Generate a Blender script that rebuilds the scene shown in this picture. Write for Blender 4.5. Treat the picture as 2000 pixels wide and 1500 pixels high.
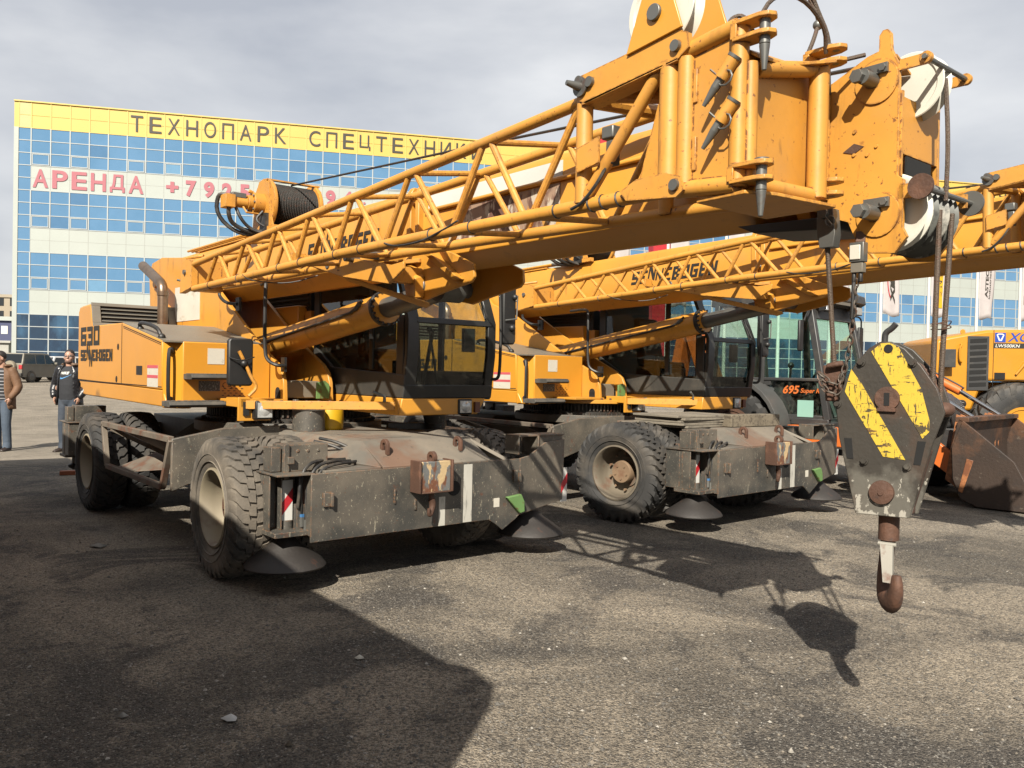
import bpy, bmesh, math, random
from mathutils import Vector as V, Matrix
random.seed(7)
R_ = math.radians
SC = bpy.context.scene
COL = SC.collection
for o in list(bpy.data.objects): bpy.data.objects.remove(o)

# ------------------------------------------------------------------ camera
PITCH, ROLL, FPX, CAMH = .014, .0203, 1622., 1.6
cp, sp, cr, sr = math.cos(PITCH), math.sin(PITCH), math.cos(ROLL), math.sin(ROLL)
F0, U0, R0 = V((0, cp, -sp)), V((0, sp, cp)), V((1, 0, 0))
CX, CU = cr*R0 + sr*U0, cr*U0 - sr*R0
cam = bpy.data.objects.new('camera', bpy.data.cameras.new('camera')); COL.objects.link(cam)
cam.matrix_world = Matrix(((CX.x, CU.x, -F0.x, 0), (CX.y, CU.y, -F0.y, 0), (CX.z, CU.z, -F0.z, CAMH), (0, 0, 0, 1)))
cam.data.sensor_width = 36; cam.data.lens = FPX/2000*36
cam.data.clip_start = .05; cam.data.clip_end = 3000
SC.camera = cam

# ------------------------------------------------------------------ sun, sky, exposure
SUN_AZ, SUN_EL = 192.2, 38.0            # azimuth of the sun, clockwise from +Y
ld = bpy.data.lights.new('sun', 'SUN'); ld.energy = 5.0; ld.angle = R_(.55); ld.color = (1, .93, .81)
sun = bpy.data.objects.new('sun', ld); COL.objects.link(sun)
sd = V((math.sin(R_(SUN_AZ))*math.cos(R_(SUN_EL)), math.cos(R_(SUN_AZ))*math.cos(R_(SUN_EL)), math.sin(R_(SUN_EL))))
sun.rotation_euler = sd.to_track_quat('Z', 'Y').to_euler()
SC.view_settings.view_transform = 'Standard'; SC.view_settings.look = 'None'
SC.view_settings.gamma = 1; SC.view_settings.exposure = 1.15
W = bpy.data.worlds.new("World"); SC.world = W; W.use_nodes = True
nt = W.node_tree; nt.nodes.clear()
def N(t, typ, **k):
    n = t.nodes.new(typ)
    for a, b in k.items():
        if a == 'inp':
            for i, v in b.items(): n.inputs[i].default_value = v
        else: setattr(n, a, b)
    return n
wo = N(nt, 'ShaderNodeOutputWorld'); bg = N(nt, 'ShaderNodeBackground', inp={'Strength': .05})
sky = N(nt, 'ShaderNodeTexSky', sky_type='NISHITA', sun_disc=False, sun_elevation=R_(SUN_EL), sun_rotation=R_(SUN_AZ), air_density=1.2, dust_density=2.5)
tc = N(nt, 'ShaderNodeTexCoord')
mp = N(nt, 'ShaderNodeMapping', inp={'Scale': (1.2, 1.2, 3.2), 'Location': (.3, 0, .4)})
n1 = N(nt, 'ShaderNodeTexNoise', inp={'Scale': 2.1, 'Detail': 6, 'Roughness': .5, 'Distortion': .2})
rp = N(nt, 'ShaderNodeValToRGB'); e = rp.color_ramp.elements
e[0].position = .36; e[0].color = (4.9, 5.1, 5.6, 1); e[1].position = .70; e[1].color = (8.8, 8.8, 8.8, 1)
mx = N(nt, 'ShaderNodeMix', data_type='RGBA', inp={0: .86})
nt.links.new(tc.outputs['Generated'], mp.inputs['Vector']); nt.links.new(mp.outputs[0], n1.inputs['Vector'])
nt.links.new(n1.outputs['Fac'], rp.inputs[0]); nt.links.new(sky.outputs[0], mx.inputs[6]); nt.links.new(rp.outputs[0], mx.inputs[7])
nt.links.new(mx.outputs[2], bg.inputs['Color']); nt.links.new(bg.outputs[0], wo.inputs['Surface'])

# ------------------------------------------------------------------ materials
def srgb(r, g, b):
    f = lambda c: (c/255/12.92 if c/255 <= .04045 else ((c/255+.055)/1.055)**2.4)
    return (f(r), f(g), f(b))
MATS = {}
ALB = .55          # overall reflectance, matched to the exposure
def mat(name, col, rough=.5, metal=0., var=.12, vs=2.5, layers=(), bump=0., bs=40., spec=.5, coat=0., emit=None, coord='Object', edge=None):
    """col base colour; layers = list of (colour, noise scale, threshold, softness, stretch xyz, strength)"""
    m = bpy.data.materials.new(name); m.use_nodes = True; t = m.node_tree; col = tuple(c*ALB for c in col)
    b = t.nodes['Principled BSDF']; b.inputs['Roughness'].default_value = rough; b.inputs['Metallic'].default_value = metal
    b.inputs['Specular IOR Level'].default_value = spec; b.inputs['Coat Weight'].default_value = coat
    tc = N(t, 'ShaderNodeTexCoord'); src = tc.outputs[coord]
    c4 = (*col, 1)
    cur = None
    if var:
        nz = N(t, 'ShaderNodeTexNoise', inp={'Scale': vs, 'Detail': 6, 'Roughness': .6}); t.links.new(src, nz.inputs['Vector'])
        mr = N(t, 'ShaderNodeMapRange', inp={1: .3, 2: .7, 3: 1-var, 4: 1+var}); t.links.new(nz.outputs['Fac'], mr.inputs[0])
        mu = N(t, 'ShaderNodeMix', data_type='RGBA', blend_type='MULTIPLY', inp={0: 1., 6: c4}); t.links.new(mr.outputs[0], mu.inputs[7])
        cur = mu.outputs[2]
    for (lc, ls, th, so, st, k, *zg) in layers:
        mpn = N(t, 'ShaderNodeMapping', inp={'Scale': st, 'Location': (ls*.37, ls*.11, ls*.71)}); t.links.new(src, mpn.inputs['Vector'])
        nz = N(t, 'ShaderNodeTexNoise', inp={'Scale': ls, 'Detail': 8, 'Roughness': .62}); t.links.new(mpn.outputs[0], nz.inputs['Vector'])
        mr = N(t, 'ShaderNodeMapRange', inp={1: th, 2: th+so, 3: 0., 4: k}); fac = nz.outputs['Fac']
        if zg:        # wear that gathers toward one end of the thing: (height, strength)
            sz = N(t, 'ShaderNodeSeparateXYZ'); t.links.new(src, sz.inputs[0])
            ma = N(t, 'ShaderNodeMath', operation='MULTIPLY_ADD', inp={1: -zg[0][1], 2: zg[0][0]*zg[0][1]}); t.links.new(sz.outputs[2], ma.inputs[0])
            cl_ = N(t, 'ShaderNodeClamp', inp={1: -.4, 2: .22}); t.links.new(ma.outputs[0], cl_.inputs[0])
            ad = N(t, 'ShaderNodeMath', operation='ADD'); t.links.new(fac, ad.inputs[0]); t.links.new(cl_.outputs[0], ad.inputs[1]); fac = ad.outputs[0]
        t.links.new(fac, mr.inputs[0])
        mi = N(t, 'ShaderNodeMix', data_type='RGBA', inp={6: c4, 7: (*(c*ALB for c in lc), 1)}); t.links.new(mr.outputs[0], mi.inputs[0])
        if cur: t.links.new(cur, mi.inputs[6])
        cur = mi.outputs[2]
    if edge:          # paint chipped off along edges and corners: (colour, width, share)
        bv = N(t, 'ShaderNodeBevel', samples=4, inp={'Radius': edge[1]}); ge = N(t, 'ShaderNodeNewGeometry'); dt = N(t, 'ShaderNodeVectorMath', operation='DOT_PRODUCT')
        t.links.new(bv.outputs[0], dt.inputs[0]); t.links.new(ge.outputs['Normal'], dt.inputs[1])
        e1 = N(t, 'ShaderNodeMapRange', inp={1: .985, 2: .90, 3: 0., 4: 1.}); t.links.new(dt.outputs['Value'], e1.inputs[0])
        nz = N(t, 'ShaderNodeTexNoise', inp={'Scale': 28, 'Detail': 6, 'Roughness': .65}); t.links.new(src, nz.inputs['Vector'])
        e2 = N(t, 'ShaderNodeMapRange', inp={1: .62-.2*edge[2], 2: .68-.2*edge[2], 3: 0., 4: .9}); t.links.new(nz.outputs['Fac'], e2.inputs[0])
        em = N(t, 'ShaderNodeMath', operation='MULTIPLY'); t.links.new(e1.outputs[0], em.inputs[0]); t.links.new(e2.outputs[0], em.inputs[1])
        mi = N(t, 'ShaderNodeMix', data_type='RGBA', inp={6: c4, 7: (*(c*ALB for c in edge[0]), 1)}); t.links.new(em.outputs[0], mi.inputs[0])
        if cur: t.links.new(cur, mi.inputs[6])
        cur = mi.outputs[2]
    if cur: t.links.new(cur, b.inputs['Base Color'])
    else: b.inputs['Base Color'].default_value = c4
    if bump:
        nz = N(t, 'ShaderNodeTexNoise', inp={'Scale': bs, 'Detail': 4}); t.links.new(src, nz.inputs['Vector'])
        bp = N(t, 'ShaderNodeBump', inp={'Strength': bump, 'Distance': .02}); t.links.new(nz.outputs['Fac'], bp.inputs['Height']); t.links.new(bp.outputs[0], b.inputs['Normal'])
    if emit: b.inputs['Emission Color'].default_value = (*emit, 1); b.inputs['Emission Strength'].default_value = 1
    MATS[name] = m
    return m
RUST = (.16, .055, .025); DUST = (.30, .25, .19); GRIME = (.06, .04, .025)
I3 = (1, 1, 1)
YEL = mat('yellow_paint', (.75, .345, .045), .42, layers=[(DUST, 2.2, .52, .3, I3, .25), (GRIME, 7, .58, .14, (1.2, 1.2, .3), .5), (RUST, 55, .70, .04, I3, .8)], bump=.04, bs=9, var=.11, vs=1.1, edge=((.16, .07, .03), .010, .35))
YELC = mat('yellow_paint_clean', (.77, .355, .042), .36, layers=[(DUST, 1.6, .52, .35, I3, .2), (GRIME, 6, .61, .14, (1.2, 1.2, .3), .4), (GRIME, 14, .66, .1, I3, .35), (RUST, 30, .76, .04, I3, .6)], var=.05)
YELH = mat('yellow_paint_house', (.78, .345, .034), .34, layers=[(DUST, 1.6, .52, .35, I3, .16), (GRIME, 5, .64, .14, (1, 1, .35), .35), ((.05, .03, .015), 2.2, .60, .16, (1, 1, .8), .9, (1.30, 1.1)), (RUST, 30, .74, .04, I3, .6)], var=.08, vs=.9)
YELW = mat('yellow_paint_worn', (.75, .345, .050), .5, layers=[(DUST, 3, .52, .3, I3, .25), (GRIME, 5, .60, .14, (1.2, 1.2, .3), .4), (GRIME, 16, .63, .1, (1, 1, .35), .5), (RUST, 40, .64, .03, I3, .85), (RUST, 7, .66, .05, I3, .5)], bump=.06, bs=14, var=.12, vs=1.5, edge=((.13, .05, .025), .014, .75))
LYEL = mat('loader_yellow', srgb(212, 146, 36), .35, layers=[(DUST, 1.5, .5, .4, I3, .2)], var=.05)
ORA = mat('orange_paint', srgb(226, 118, 50), .4, layers=[(DUST, 2.5, .5, .3, I3, .3), (GRIME, 12, .64, .1, I3, .5)], var=.08)
DGR = mat('dark_grey_paint', (.062, .060, .053), .55, layers=[(DUST, 1.6, .40, .32, I3, .68), (RUST, 6, .63, .06, I3, .75), ((.50, .45, .34), 62, .635, .02, (1, 1, .6), .75), ((.44, .40, .30), 15, .655, .03, (1, 1.6, .5), .6), ((.5, .45, .35), 110, .64, .02, I3, .6), (RUST, 42, .655, .03, I3, .8)], bump=.06, bs=25, var=.2, edge=((.30, .14, .06), .012, .7))
DECK = mat('rusty_deck', (.16, .145, .12), .75, layers=[(DUST, 1.5, .4, .25, I3, .85), ((.21, .105, .06), 1.7, .53, .14, I3, .75), ((.05, .05, .045), 12, .62, .05, I3, .6)], bump=.05, var=.2)
BLK = mat('black_plastic', (.016, .016, .016), .5, layers=[(DUST, 5, .5, .4, I3, .12)], var=.2)
CABK = mat('cab_black', (.02, .021, .02), .4, layers=[(DUST, 3, .48, .4, I3, .2)], var=.2)
CABG = mat('cab_grey', (.055, .053, .047), .5, layers=[(DUST, 3, .48, .4, I3, .4)], var=.15)
RUB = mat('tyre_rubber', (.045, .043, .040), .8, layers=[(DUST, 2.5, .36, .32, I3, .8), (DUST, 25, .6, .1, I3, .35)], bump=.15, bs=60, var=.2)
RUBD = mat('tyre_rubber_dark', (.035, .035, .035), .75, layers=[(DUST, 3, .46, .4, I3, .5)], bump=.12, bs=60, var=.2)
RIM = mat('rim_paint', (.34, .29, .20), .6, layers=[(DUST, 2, .45, .3, I3, .6), (RUST, 4, .56, .1, I3, .5)], var=.15)
RUS = mat('rusty_steel', (.10, .045, .025), .75, layers=[((.20, .09, .05), 8, .5, .2, I3, .7), ((.05, .035, .03), 20, .6, .1, I3, .7)], bump=.2, bs=60, var=.2)
BRN = mat('block_brown', (.050, .043, .034), .5, layers=[((.095, .05, .03), 5, .52, .2, I3, .8), (DUST, 3, .58, .2, I3, .3), ((.16, .15, .125), 6, .50, .15, I3, .8, (.20, 1.0)), ((.50, .47, .40), 34, .56, .03, (1, 1, .6), .85, (.10, .9)), ((.62, .56, .46), 8, .60, .1, I3, .9, (.02, 1.3)), ((.5, .48, .42), 40, .69, .03, I3, .5)], bump=.08, bs=40, var=.2)
BLW = mat('block_worn_grey', (.10, .095, .08), .6, layers=[((.42, .38, .30), 9, .52, .12, I3, .8), ((.10, .05, .03), 6, .54, .1, I3, .8), ((.04, .04, .035), 20, .58, .05, I3, .7)], bump=.08, bs=40, var=.2)
STR = mat('stripe_yellow', (.74, .51, .05), .5, layers=[((.05, .04, .03), 15, .585, .015, (1, 1, 1), .95), ((.045, .04, .03), 48, .60, .015, (2.4, 2.4, .4), .95), ((.045, .04, .03), 40, .60, .015, (.5, .5, 2.2), .95), ((.12, .06, .03), 9, .64, .02, (.5, .5, 2), .9)], var=.08)
STL = mat('dull_steel', (.22, .22, .205), .45, .6, layers=[(RUST, 12, .58, .1, I3, .5)], var=.15)
GRSY = mat('greasy_sheave', (.12, .125, .11), .4, layers=[((.55, .52, .45), 8, .5, .1, I3, .8), ((.02, .02, .02), 14, .5, .1, I3, .8)], var=.2)
CHR = mat('chrome_rod', (.75, .75, .74), .12, 1., var=0)
BRZ = mat('exhaust_steel', (.33, .24, .17), .35, .8, layers=[((.12, .07, .05), 5, .5, .2, I3, .6)], var=.2)
WHT = mat('white_plastic', (.78, .76, .66), .45, layers=[(DUST, 4, .55, .3, I3, .4), ((.10, .08, .06), 14, .64, .06, I3, .6)], var=.06)
WHP = mat('white_paint', (.78, .77, .72), .5, layers=[(DUST, 5, .6, .2, I3, .3)], var=.05)
TRN = mat('torn_sticker', (.42, .28, .19), .7, layers=[((.14, .06, .04), 6, .48, .06, (1, 1, .5), .9), ((.66, .58, .46), 11, .52, .04, (1, 1, .4), .9), ((.62, .29, .04), 5, .60, .03, I3, .9)], var=.2)
PAT = mat('white_patch', (.70, .68, .60), .6, layers=[((.45, .40, .30), 9, .58, .05, I3, .5)], var=.08)
RED = mat('red_paint', srgb(196, 40, 50), .5, layers=[(DUST, 5, .55, .3, I3, .3)], var=.08)
GRN = mat('green_paint', srgb(112, 150, 88), .55, layers=[(RUST, 12, .58, .05, I3, .7)], var=.1)
TREAD = mat('tread_plate', (.30, .27, .21), .5, .3, layers=[(DUST, 2, .42, .3, I3, .6)], var=.1)
LOUV = mat('louver_grey', (.20, .18, .145), .6, layers=[(DUST, 3, .45, .3, I3, .5)], var=.12)
VOID = mat('dark_void', (.006, .006, .006), .9, var=0)
ROPE = mat('wire_rope', (.045, .040, .035), .5, .3, layers=[(RUST, 30, .55, .1, I3, .5)], var=.3, bump=.3, bs=250)
ROPB = mat('hoist_rope', (.115, .08, .055), .6, .2, layers=[(RUST, 30, .55, .1, I3, .4)], var=.25, bump=.4, bs=200)
HOSE = mat('rubber_hose', (.02, .02, .02), .55, layers=[(DUST, 6, .48, .3, I3, .5)], var=.1)
TXT = mat('lettering_black', (.022, .02, .016), .6, layers=[((.5, .25, .04), 30, .70, .03, I3, .8)], var=.1)
LAMP = mat('lamp_lens', (.75, .76, .74), .12, .35, var=.2, vs=30)
BROWNL = mat('marker_lens', (.16, .045, .02), .3, var=.2)
WOOD = mat('weathered_wood', (.20, .165, .115), .85, layers=[((.09, .07, .05), 7, .5, .1, (.25, 4, 4), .8), (DUST, 3, .5, .3, I3, .4)], bump=.4, bs=30, var=.25)
PLY = mat('grey_plywood', (.27, .235, .18), .85, layers=[((.12, .10, .08), 5, .52, .1, (.3, 2, 3), .7)], bump=.2, bs=30, var=.2)
LYB = mat('yellow_plastic', srgb(222, 175, 20), .45, layers=[(DUST, 4, .52, .3, I3, .4)], var=.08)
LABEL = mat('label_paper', (.72, .68, .58), .6, layers=[((.4, .36, .3), 30, .6, .05, I3, .5)], var=.05)
LABR = mat('label_red', srgb(215, 95, 105), .6, var=.05)
def glass(name, tint, alpha, rough=.02):
    m = bpy.data.materials.new(name); m.use_nodes = True; t = m.node_tree; t.nodes.clear()
    o = N(t, 'ShaderNodeOutputMaterial'); tr = N(t, 'ShaderNodeBsdfTransparent', inp={'Color': (*tint, 1)})
    gl = N(t, 'ShaderNodeBsdfGlossy', inp={'Color': (1, 1, 1, 1), 'Roughness': rough}); fr = N(t, 'ShaderNodeFresnel', inp={'IOR': 1.5})
    tcg = N(t, 'ShaderNodeTexCoord'); nz = N(t, 'ShaderNodeTexNoise', inp={'Scale': 14, 'Detail': 6}); t.links.new(tcg.outputs['Object'], nz.inputs['Vector'])
    mr = N(t, 'ShaderNodeMapRange', inp={1: .45, 2: .8, 3: .0, 4: alpha}); t.links.new(nz.outputs['Fac'], mr.inputs[0])
    df = N(t, 'ShaderNodeBsdfDiffuse', inp={'Color': (.16, .15, .12, 1)})
    m0 = N(t, 'ShaderNodeMixShader'); t.links.new(mr.outputs[0], m0.inputs[0]); t.links.new(tr.outputs[0], m0.inputs[1]); t.links.new(df.outputs[0], m0.inputs[2])
    m1 = N(t, 'ShaderNodeMixShader'); ge = N(t, 'ShaderNodeNewGeometry'); inv_ = N(t, 'ShaderNodeMath', operation='SUBTRACT', inp={0: 1.}); t.links.new(ge.outputs['Backfacing'], inv_.inputs[1]); mm = N(t, 'ShaderNodeMath', operation='MULTIPLY'); t.links.new(inv_.outputs[0], mm.inputs[0]); t.links.new(fr.outputs[0], mm.inputs[1]); t.links.new(mm.outputs[0], m1.inputs[0]); t.links.new(m0.outputs[0], m1.inputs[1]); t.links.new(gl.outputs[0], m1.inputs[2])
    t.links.new(m1.outputs[0], o.inputs[0]); return m
GLS = glass('cab_glass', (.90, .93, .91), .10)
GLD = glass('cab_glass_tinted', (.55, .60, .57), .16)
GLG = glass('green_glass', (.82, .93, .89), .06)

# ------------------------------------------------------------------ mesh helpers
def basis(d):
    d = V(d).normalized(); a = V((0, 0, 1)) if abs(d.z) < .9 else V((1, 0, 0))
    x = a.cross(d).normalized(); return x, d.cross(x), d
class MB:
    def __init__(s): s.v = []; s.f = []; s.m = []; s.k = 0
    def add(s, vs, fs, k=None):
        b = len(s.v); s.v += [tuple(p) for p in vs]; s.f += [tuple(b+i for i in f) for f in fs]; s.m += [s.k if k is None else k]*len(fs); return s
    def box(s, a, b, k=None):
        x0, y0, z0 = (min(p, q) for p, q in zip(a, b)); x1, y1, z1 = (max(p, q) for p, q in zip(a, b))
        return s.add([(x0, y0, z0), (x1, y0, z0), (x1, y1, z0), (x0, y1, z0), (x0, y0, z1), (x1, y0, z1), (x1, y1, z1), (x0, y1, z1)],
                     [(0, 3, 2, 1), (4, 5, 6, 7), (0, 1, 5, 4), (1, 2, 6, 5), (2, 3, 7, 6), (3, 0, 4, 7)], k)
    def loft(s, rings, k=None, caps=True, closed=False):
        n = len(rings[0]); vs = [p for r in rings for p in r]; fs = []
        m = len(rings)
        for i in range(m if closed else m-1):
            for j in range(n):
                a, b = i*n+j, i*n+(j+1) % n; c, d = ((i+1) % m)*n+(j+1) % n, ((i+1) % m)*n+j
                fs.append((a, b, c, d))
        if caps and not closed: fs += [tuple(range(n))[::-1], tuple((m-1)*n+j for j in range(n))]
        return s.add(vs, fs, k)
    def prism(s, poly, ax, a, b, k=None):
        """polygon in the plane across axis ax ('x': (y,z), 'y': (x,z), 'z': (x,y)) from a to b"""
        f = {'x': lambda p, t: (t, p[0], p[1]), 'y': lambda p, t: (p[0], t, p[1]), 'z': lambda p, t: (p[0], p[1], t)}[ax]
        return s.loft([[f(p, a) for p in poly], [f(p, b) for p in poly]], k)
    def tube(s, pts, r, n=8, k=None, caps=True, r2=None):
        pts = [V(p) for p in pts]; rings = []
        d0 = (pts[1]-pts[0]).normalized(); x, y, _ = basis(d0)
        for i, p in enumerate(pts):
            if i == 0: d = pts[1]-pts[0]
            elif i == len(pts)-1: d = pts[-1]-pts[-2]
            else: d = (pts[i+1]-p).normalized()+(p-pts[i-1]).normalized()
            d = d.normalized() if d.length > 1e-9 else d0
            x = (x-d*x.dot(d)); x = x.normalized() if x.length > 1e-6 else basis(d)[0]; y = d.cross(x)
            rr = r if r2 is None else r+(r2-r)*i/(len(pts)-1)
            rings.append([p+x*rr*math.cos(2*math.pi*j/n)+y*rr*math.sin(2*math.pi*j/n) for j in range(n)])
        return s.loft(rings, k, caps)
    def cyl(s, p0, p1, r0, r1=None, n=20, k=None):
        return s.tube([p0, p1], r0, n, k, True, r1 if r1 is not None else r0)
    def lathe(s, prof, p0, d, n=32, k=None, closed=False):
        """prof: (distance along d, radius)"""
        x, y, d = basis(d); p0 = V(p0)
        rings = [[p0+d*t+(x*math.cos(2*math.pi*j/n)+y*math.sin(2*math.pi*j/n))*r for j in range(n)] for t, r in prof]
        return s.loft(rings, k, not closed, closed)
    def bar(s, p0, p1, w, h, up=(0, 0, 1), k=None):
        p0, p1 = V(p0), V(p1); d = (p1-p0).normalized(); u = V(up); sde = d.cross(u).normalized(); u = sde.cross(d)
        q = lambda p: [p+sde*a*w/2+u*b*h/2 for a, b in ((-1, -1), (1, -1), (1, 1), (-1, 1))]
        return s.loft([q(p0), q(p1)], k)
    def sphere(s, c, r, n=12, k=None, sc=(1, 1, 1)):
        prof = [(-math.cos(math.pi*i/n), max(1e-4, math.sin(math.pi*i/n))) for i in range(n+1)]
        c = V(c); rings = [[c+V((rr*math.cos(2*math.pi*j/(2*n))*r*sc[0], rr*math.sin(2*math.pi*j/(2*n))*r*sc[1], t*r*sc[2])) for j in range(2*n)] for t, rr in prof]
        return s.loft(rings, k)
    def map(s, f): s.v = [tuple(f(V(p))) for p in s.v]; return s
    def mesh(s, name, mats, off=(0, 0, 0), ang=35, recalc=True):
        me = bpy.data.meshes.new(name); o = V(off)
        me.from_pydata([tuple(V(p)-o) for p in s.v], [], s.f)
        mats = mats if isinstance(mats, (list, tuple)) else [mats]
        for m in mats: me.materials.append(m)
        me.polygons.foreach_set('material_index', s.m)
        if recalc:
            bm = bmesh.new(); bm.from_mesh(me); bmesh.ops.recalc_face_normals(bm, faces=bm.faces[:]); bm.to_mesh(me); bm.free()
        me.shade_smooth() if hasattr(me, 'shade_smooth') else None
        me.set_sharp_from_angle(angle=R_(ang)); me.update()
        return me
def tag(o, label=None, cat=None, group=None, kind=None):
    for k, v in (('label', label), ('category', cat), ('group', group), ('kind', kind)):
        if v: o[k] = v
    return o
def link(name, data, parent=None, loc=(0, 0, 0)):
    o = bpy.data.objects.new(name, data); COL.objects.link(o); o.location = loc
    if parent: o.parent = parent
    return o
def empty(name, loc=(0, 0, 0), rz=0.):
    o = link(name, None, None, loc); o.rotation_euler = (0, 0, rz); o.empty_display_size = .3; return o
def bev(o, w=.006, seg=2, ang=40):
    m = o.modifiers.new('bevel', 'BEVEL'); m.width = w; m.segments = seg; m.limit_method = 'ANGLE'; m.angle_limit = R_(ang); m.harden_normals = False
    return o
def copy_tree(o, parent=None):
    c = o.copy(); COL.objects.link(c)
    if parent: c.parent = parent
    for ch in list(o.children): copy_tree(ch, c)
    return c
class Frame:
    """builds parts whose vertices are given in a thing's own measuring frame; base = that frame's point where the Empty stands"""
    def __init__(s, root, base): s.xf = None; s.root = root; s.base = V(base); s.org = {root.name: V(base)}
    def part(s, name, mb, mats, parent=None, bevel=0, ang=35, label=None, org=None):
        if s.xf: mb.map(s.xf)
        p = parent or s.root; po = s.org[p.name]; oo = V(org) if org is not None else po
        o = link(name, mb.mesh(name, mats, oo, ang), p, oo-po); s.org[o.name] = oo
        if bevel: bev(o, bevel)
        if label: o['label'] = label
        return o
# block lettering
GL = {'S': ("11111", "10000", "10000", "11111", "00001", "00001", "11111"), 'E': ("11111", "10000", "10000", "11110", "10000", "10000", "11111"),
      'B': ("11110", "10011", "10011", "11110", "10011", "10011", "11110"), 'O': ("11111", "10001", "10001", "10001", "10001", "10001", "11111"),
      'G': ("11111", "10000", "10000", "10111", "10001", "10001", "11111"), '6': ("11111", "10000", "10000", "11111", "10001", "10001", "11111"),
      '3': ("11111", "00001", "00001", "01111", "00001", "00001", "11111"), '0': ("11111", "10001", "10001", "10001", "10001", "10001", "11111"),
      '1': ("00110", "01110", "00110", "00110", "00110", "00110", "00110")}
def letters(mb, txt, org, xd, yd, w, h, gap=.22, t=.24, th=.003, k=0, slant=0.):
    """square block letters; xd, yd unit vectors; t stroke as a share of the letter width"""
    org, xd, yd = V(org), V(xd).normalized(), V(yd).normalized(); n = xd.cross(yd)
    xs = [0, t, t+(1-2*t)/3, t+2*(1-2*t)/3, 1-t, 1]; tv = t*w/h*.85; g = (1-3*tv)/4
    ys = [0, tv, tv+g, tv+2*g, 2*tv+2*g, 2*tv+3*g, 2*tv+4*g, 1]
    x0 = 0.
    def quad(ps):
        f = [org+xd*(x0+a*w+slant*(b*h))+yd*(b*h) for a, b in ps]; mb.loft([f, [p+n*th for p in f]], k)
    for c in txt:
        if c == ' ': x0 += w*.6; continue
        if c == 'N':
            quad([(0, 0), (t, 0), (t, 1), (0, 1)]); quad([(1-t, 0), (1, 0), (1, 1), (1-t, 1)]); quad([(t, 1), (t, .62), (1-t, 0), (1-t, .38)])
        else:
            for r, row in enumerate(GL[c]):
                i = 0
                while i < 5:
                    if row[i] == '1':
                        j = i
                        while j < 5 and row[j] == '1': j += 1
                        quad([(xs[i], 1-ys[r+1]), (xs[j], 1-ys[r+1]), (xs[j], 1-ys[r]), (xs[i], 1-ys[r])]); i = j
                    else: i += 1
        x0 += w*(1+gap)
    return x0
def logo(mb, org, xd, yd, W_, h, th=.003, k=0, slant=0.):
    """word mark: SE, two tall N one high one low, EBOGEN"""
    w = W_/(10*1.2-.15); org, xu, yu = V(org), V(xd).normalized(), V(yd).normalized()
    letters(mb, 'SE', org, xd, yd, w, h, .2, .32, th, k, slant)
    letters(mb, 'N', org+xu*(w*2.40)+yu*h*.10, xd, yd, w*1.0, h*1.42, .2, .2, th, k, slant)
    letters(mb, 'N', org+xu*(w*3.52)-yu*h*(.5 if not slant else 0), xd, yd, w*.95, h*(1.5 if not slant else 1), .2, .2, th, k, slant)
    letters(mb, 'EBOGEN', org+xu*(w*4.65), xd, yd, w, h, .2, .32, th, k, slant)
def text_mesh(txt, bold=0.):
    txt = txt.translate(str.maketrans('АРЕХНОСКТМ', 'APEXHOCKTM'))
    c = bpy.data.curves.new('lettering', 'FONT'); c.body = txt; c.size = 1; c.offset = bold; c.resolution_u = 7
    o = bpy.data.objects.new('lettering', c); COL.objects.link(o); dg = bpy.context.evaluated_depsgraph_get()
    me = bpy.data.meshes.new_from_object(o.evaluated_get(dg)); bpy.data.objects.remove(o); bpy.data.curves.remove(c)
    vs = [tuple(v.co) for v in me.vertices]; fs = [tuple(p.vertices) for p in me.polygons]; bpy.data.meshes.remove(me)
    return vs, fs
def text(mb, txt, org, xd, yd, w, h, bold=0., k=0, shear=0., lift=0.):
    """flat lettering stretched to the box w x h"""
    vs, fs = text_mesh(txt, bold); org, xd, yd = V(org), V(xd).normalized(), V(yd).normalized(); n = xd.cross(yd)
    x0, x1 = min(v[0] for v in vs), max(v[0] for v in vs); y0, y1 = min(v[1] for v in vs), max(v[1] for v in vs)
    mb.add([org+n*lift+xd*((v[0]-x0)/(x1-x0)*w+shear*(v[1]-y0)/(y1-y0)*h)+yd*((v[1]-y0)/(y1-y0)*h) for v in vs], fs, k)

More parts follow.
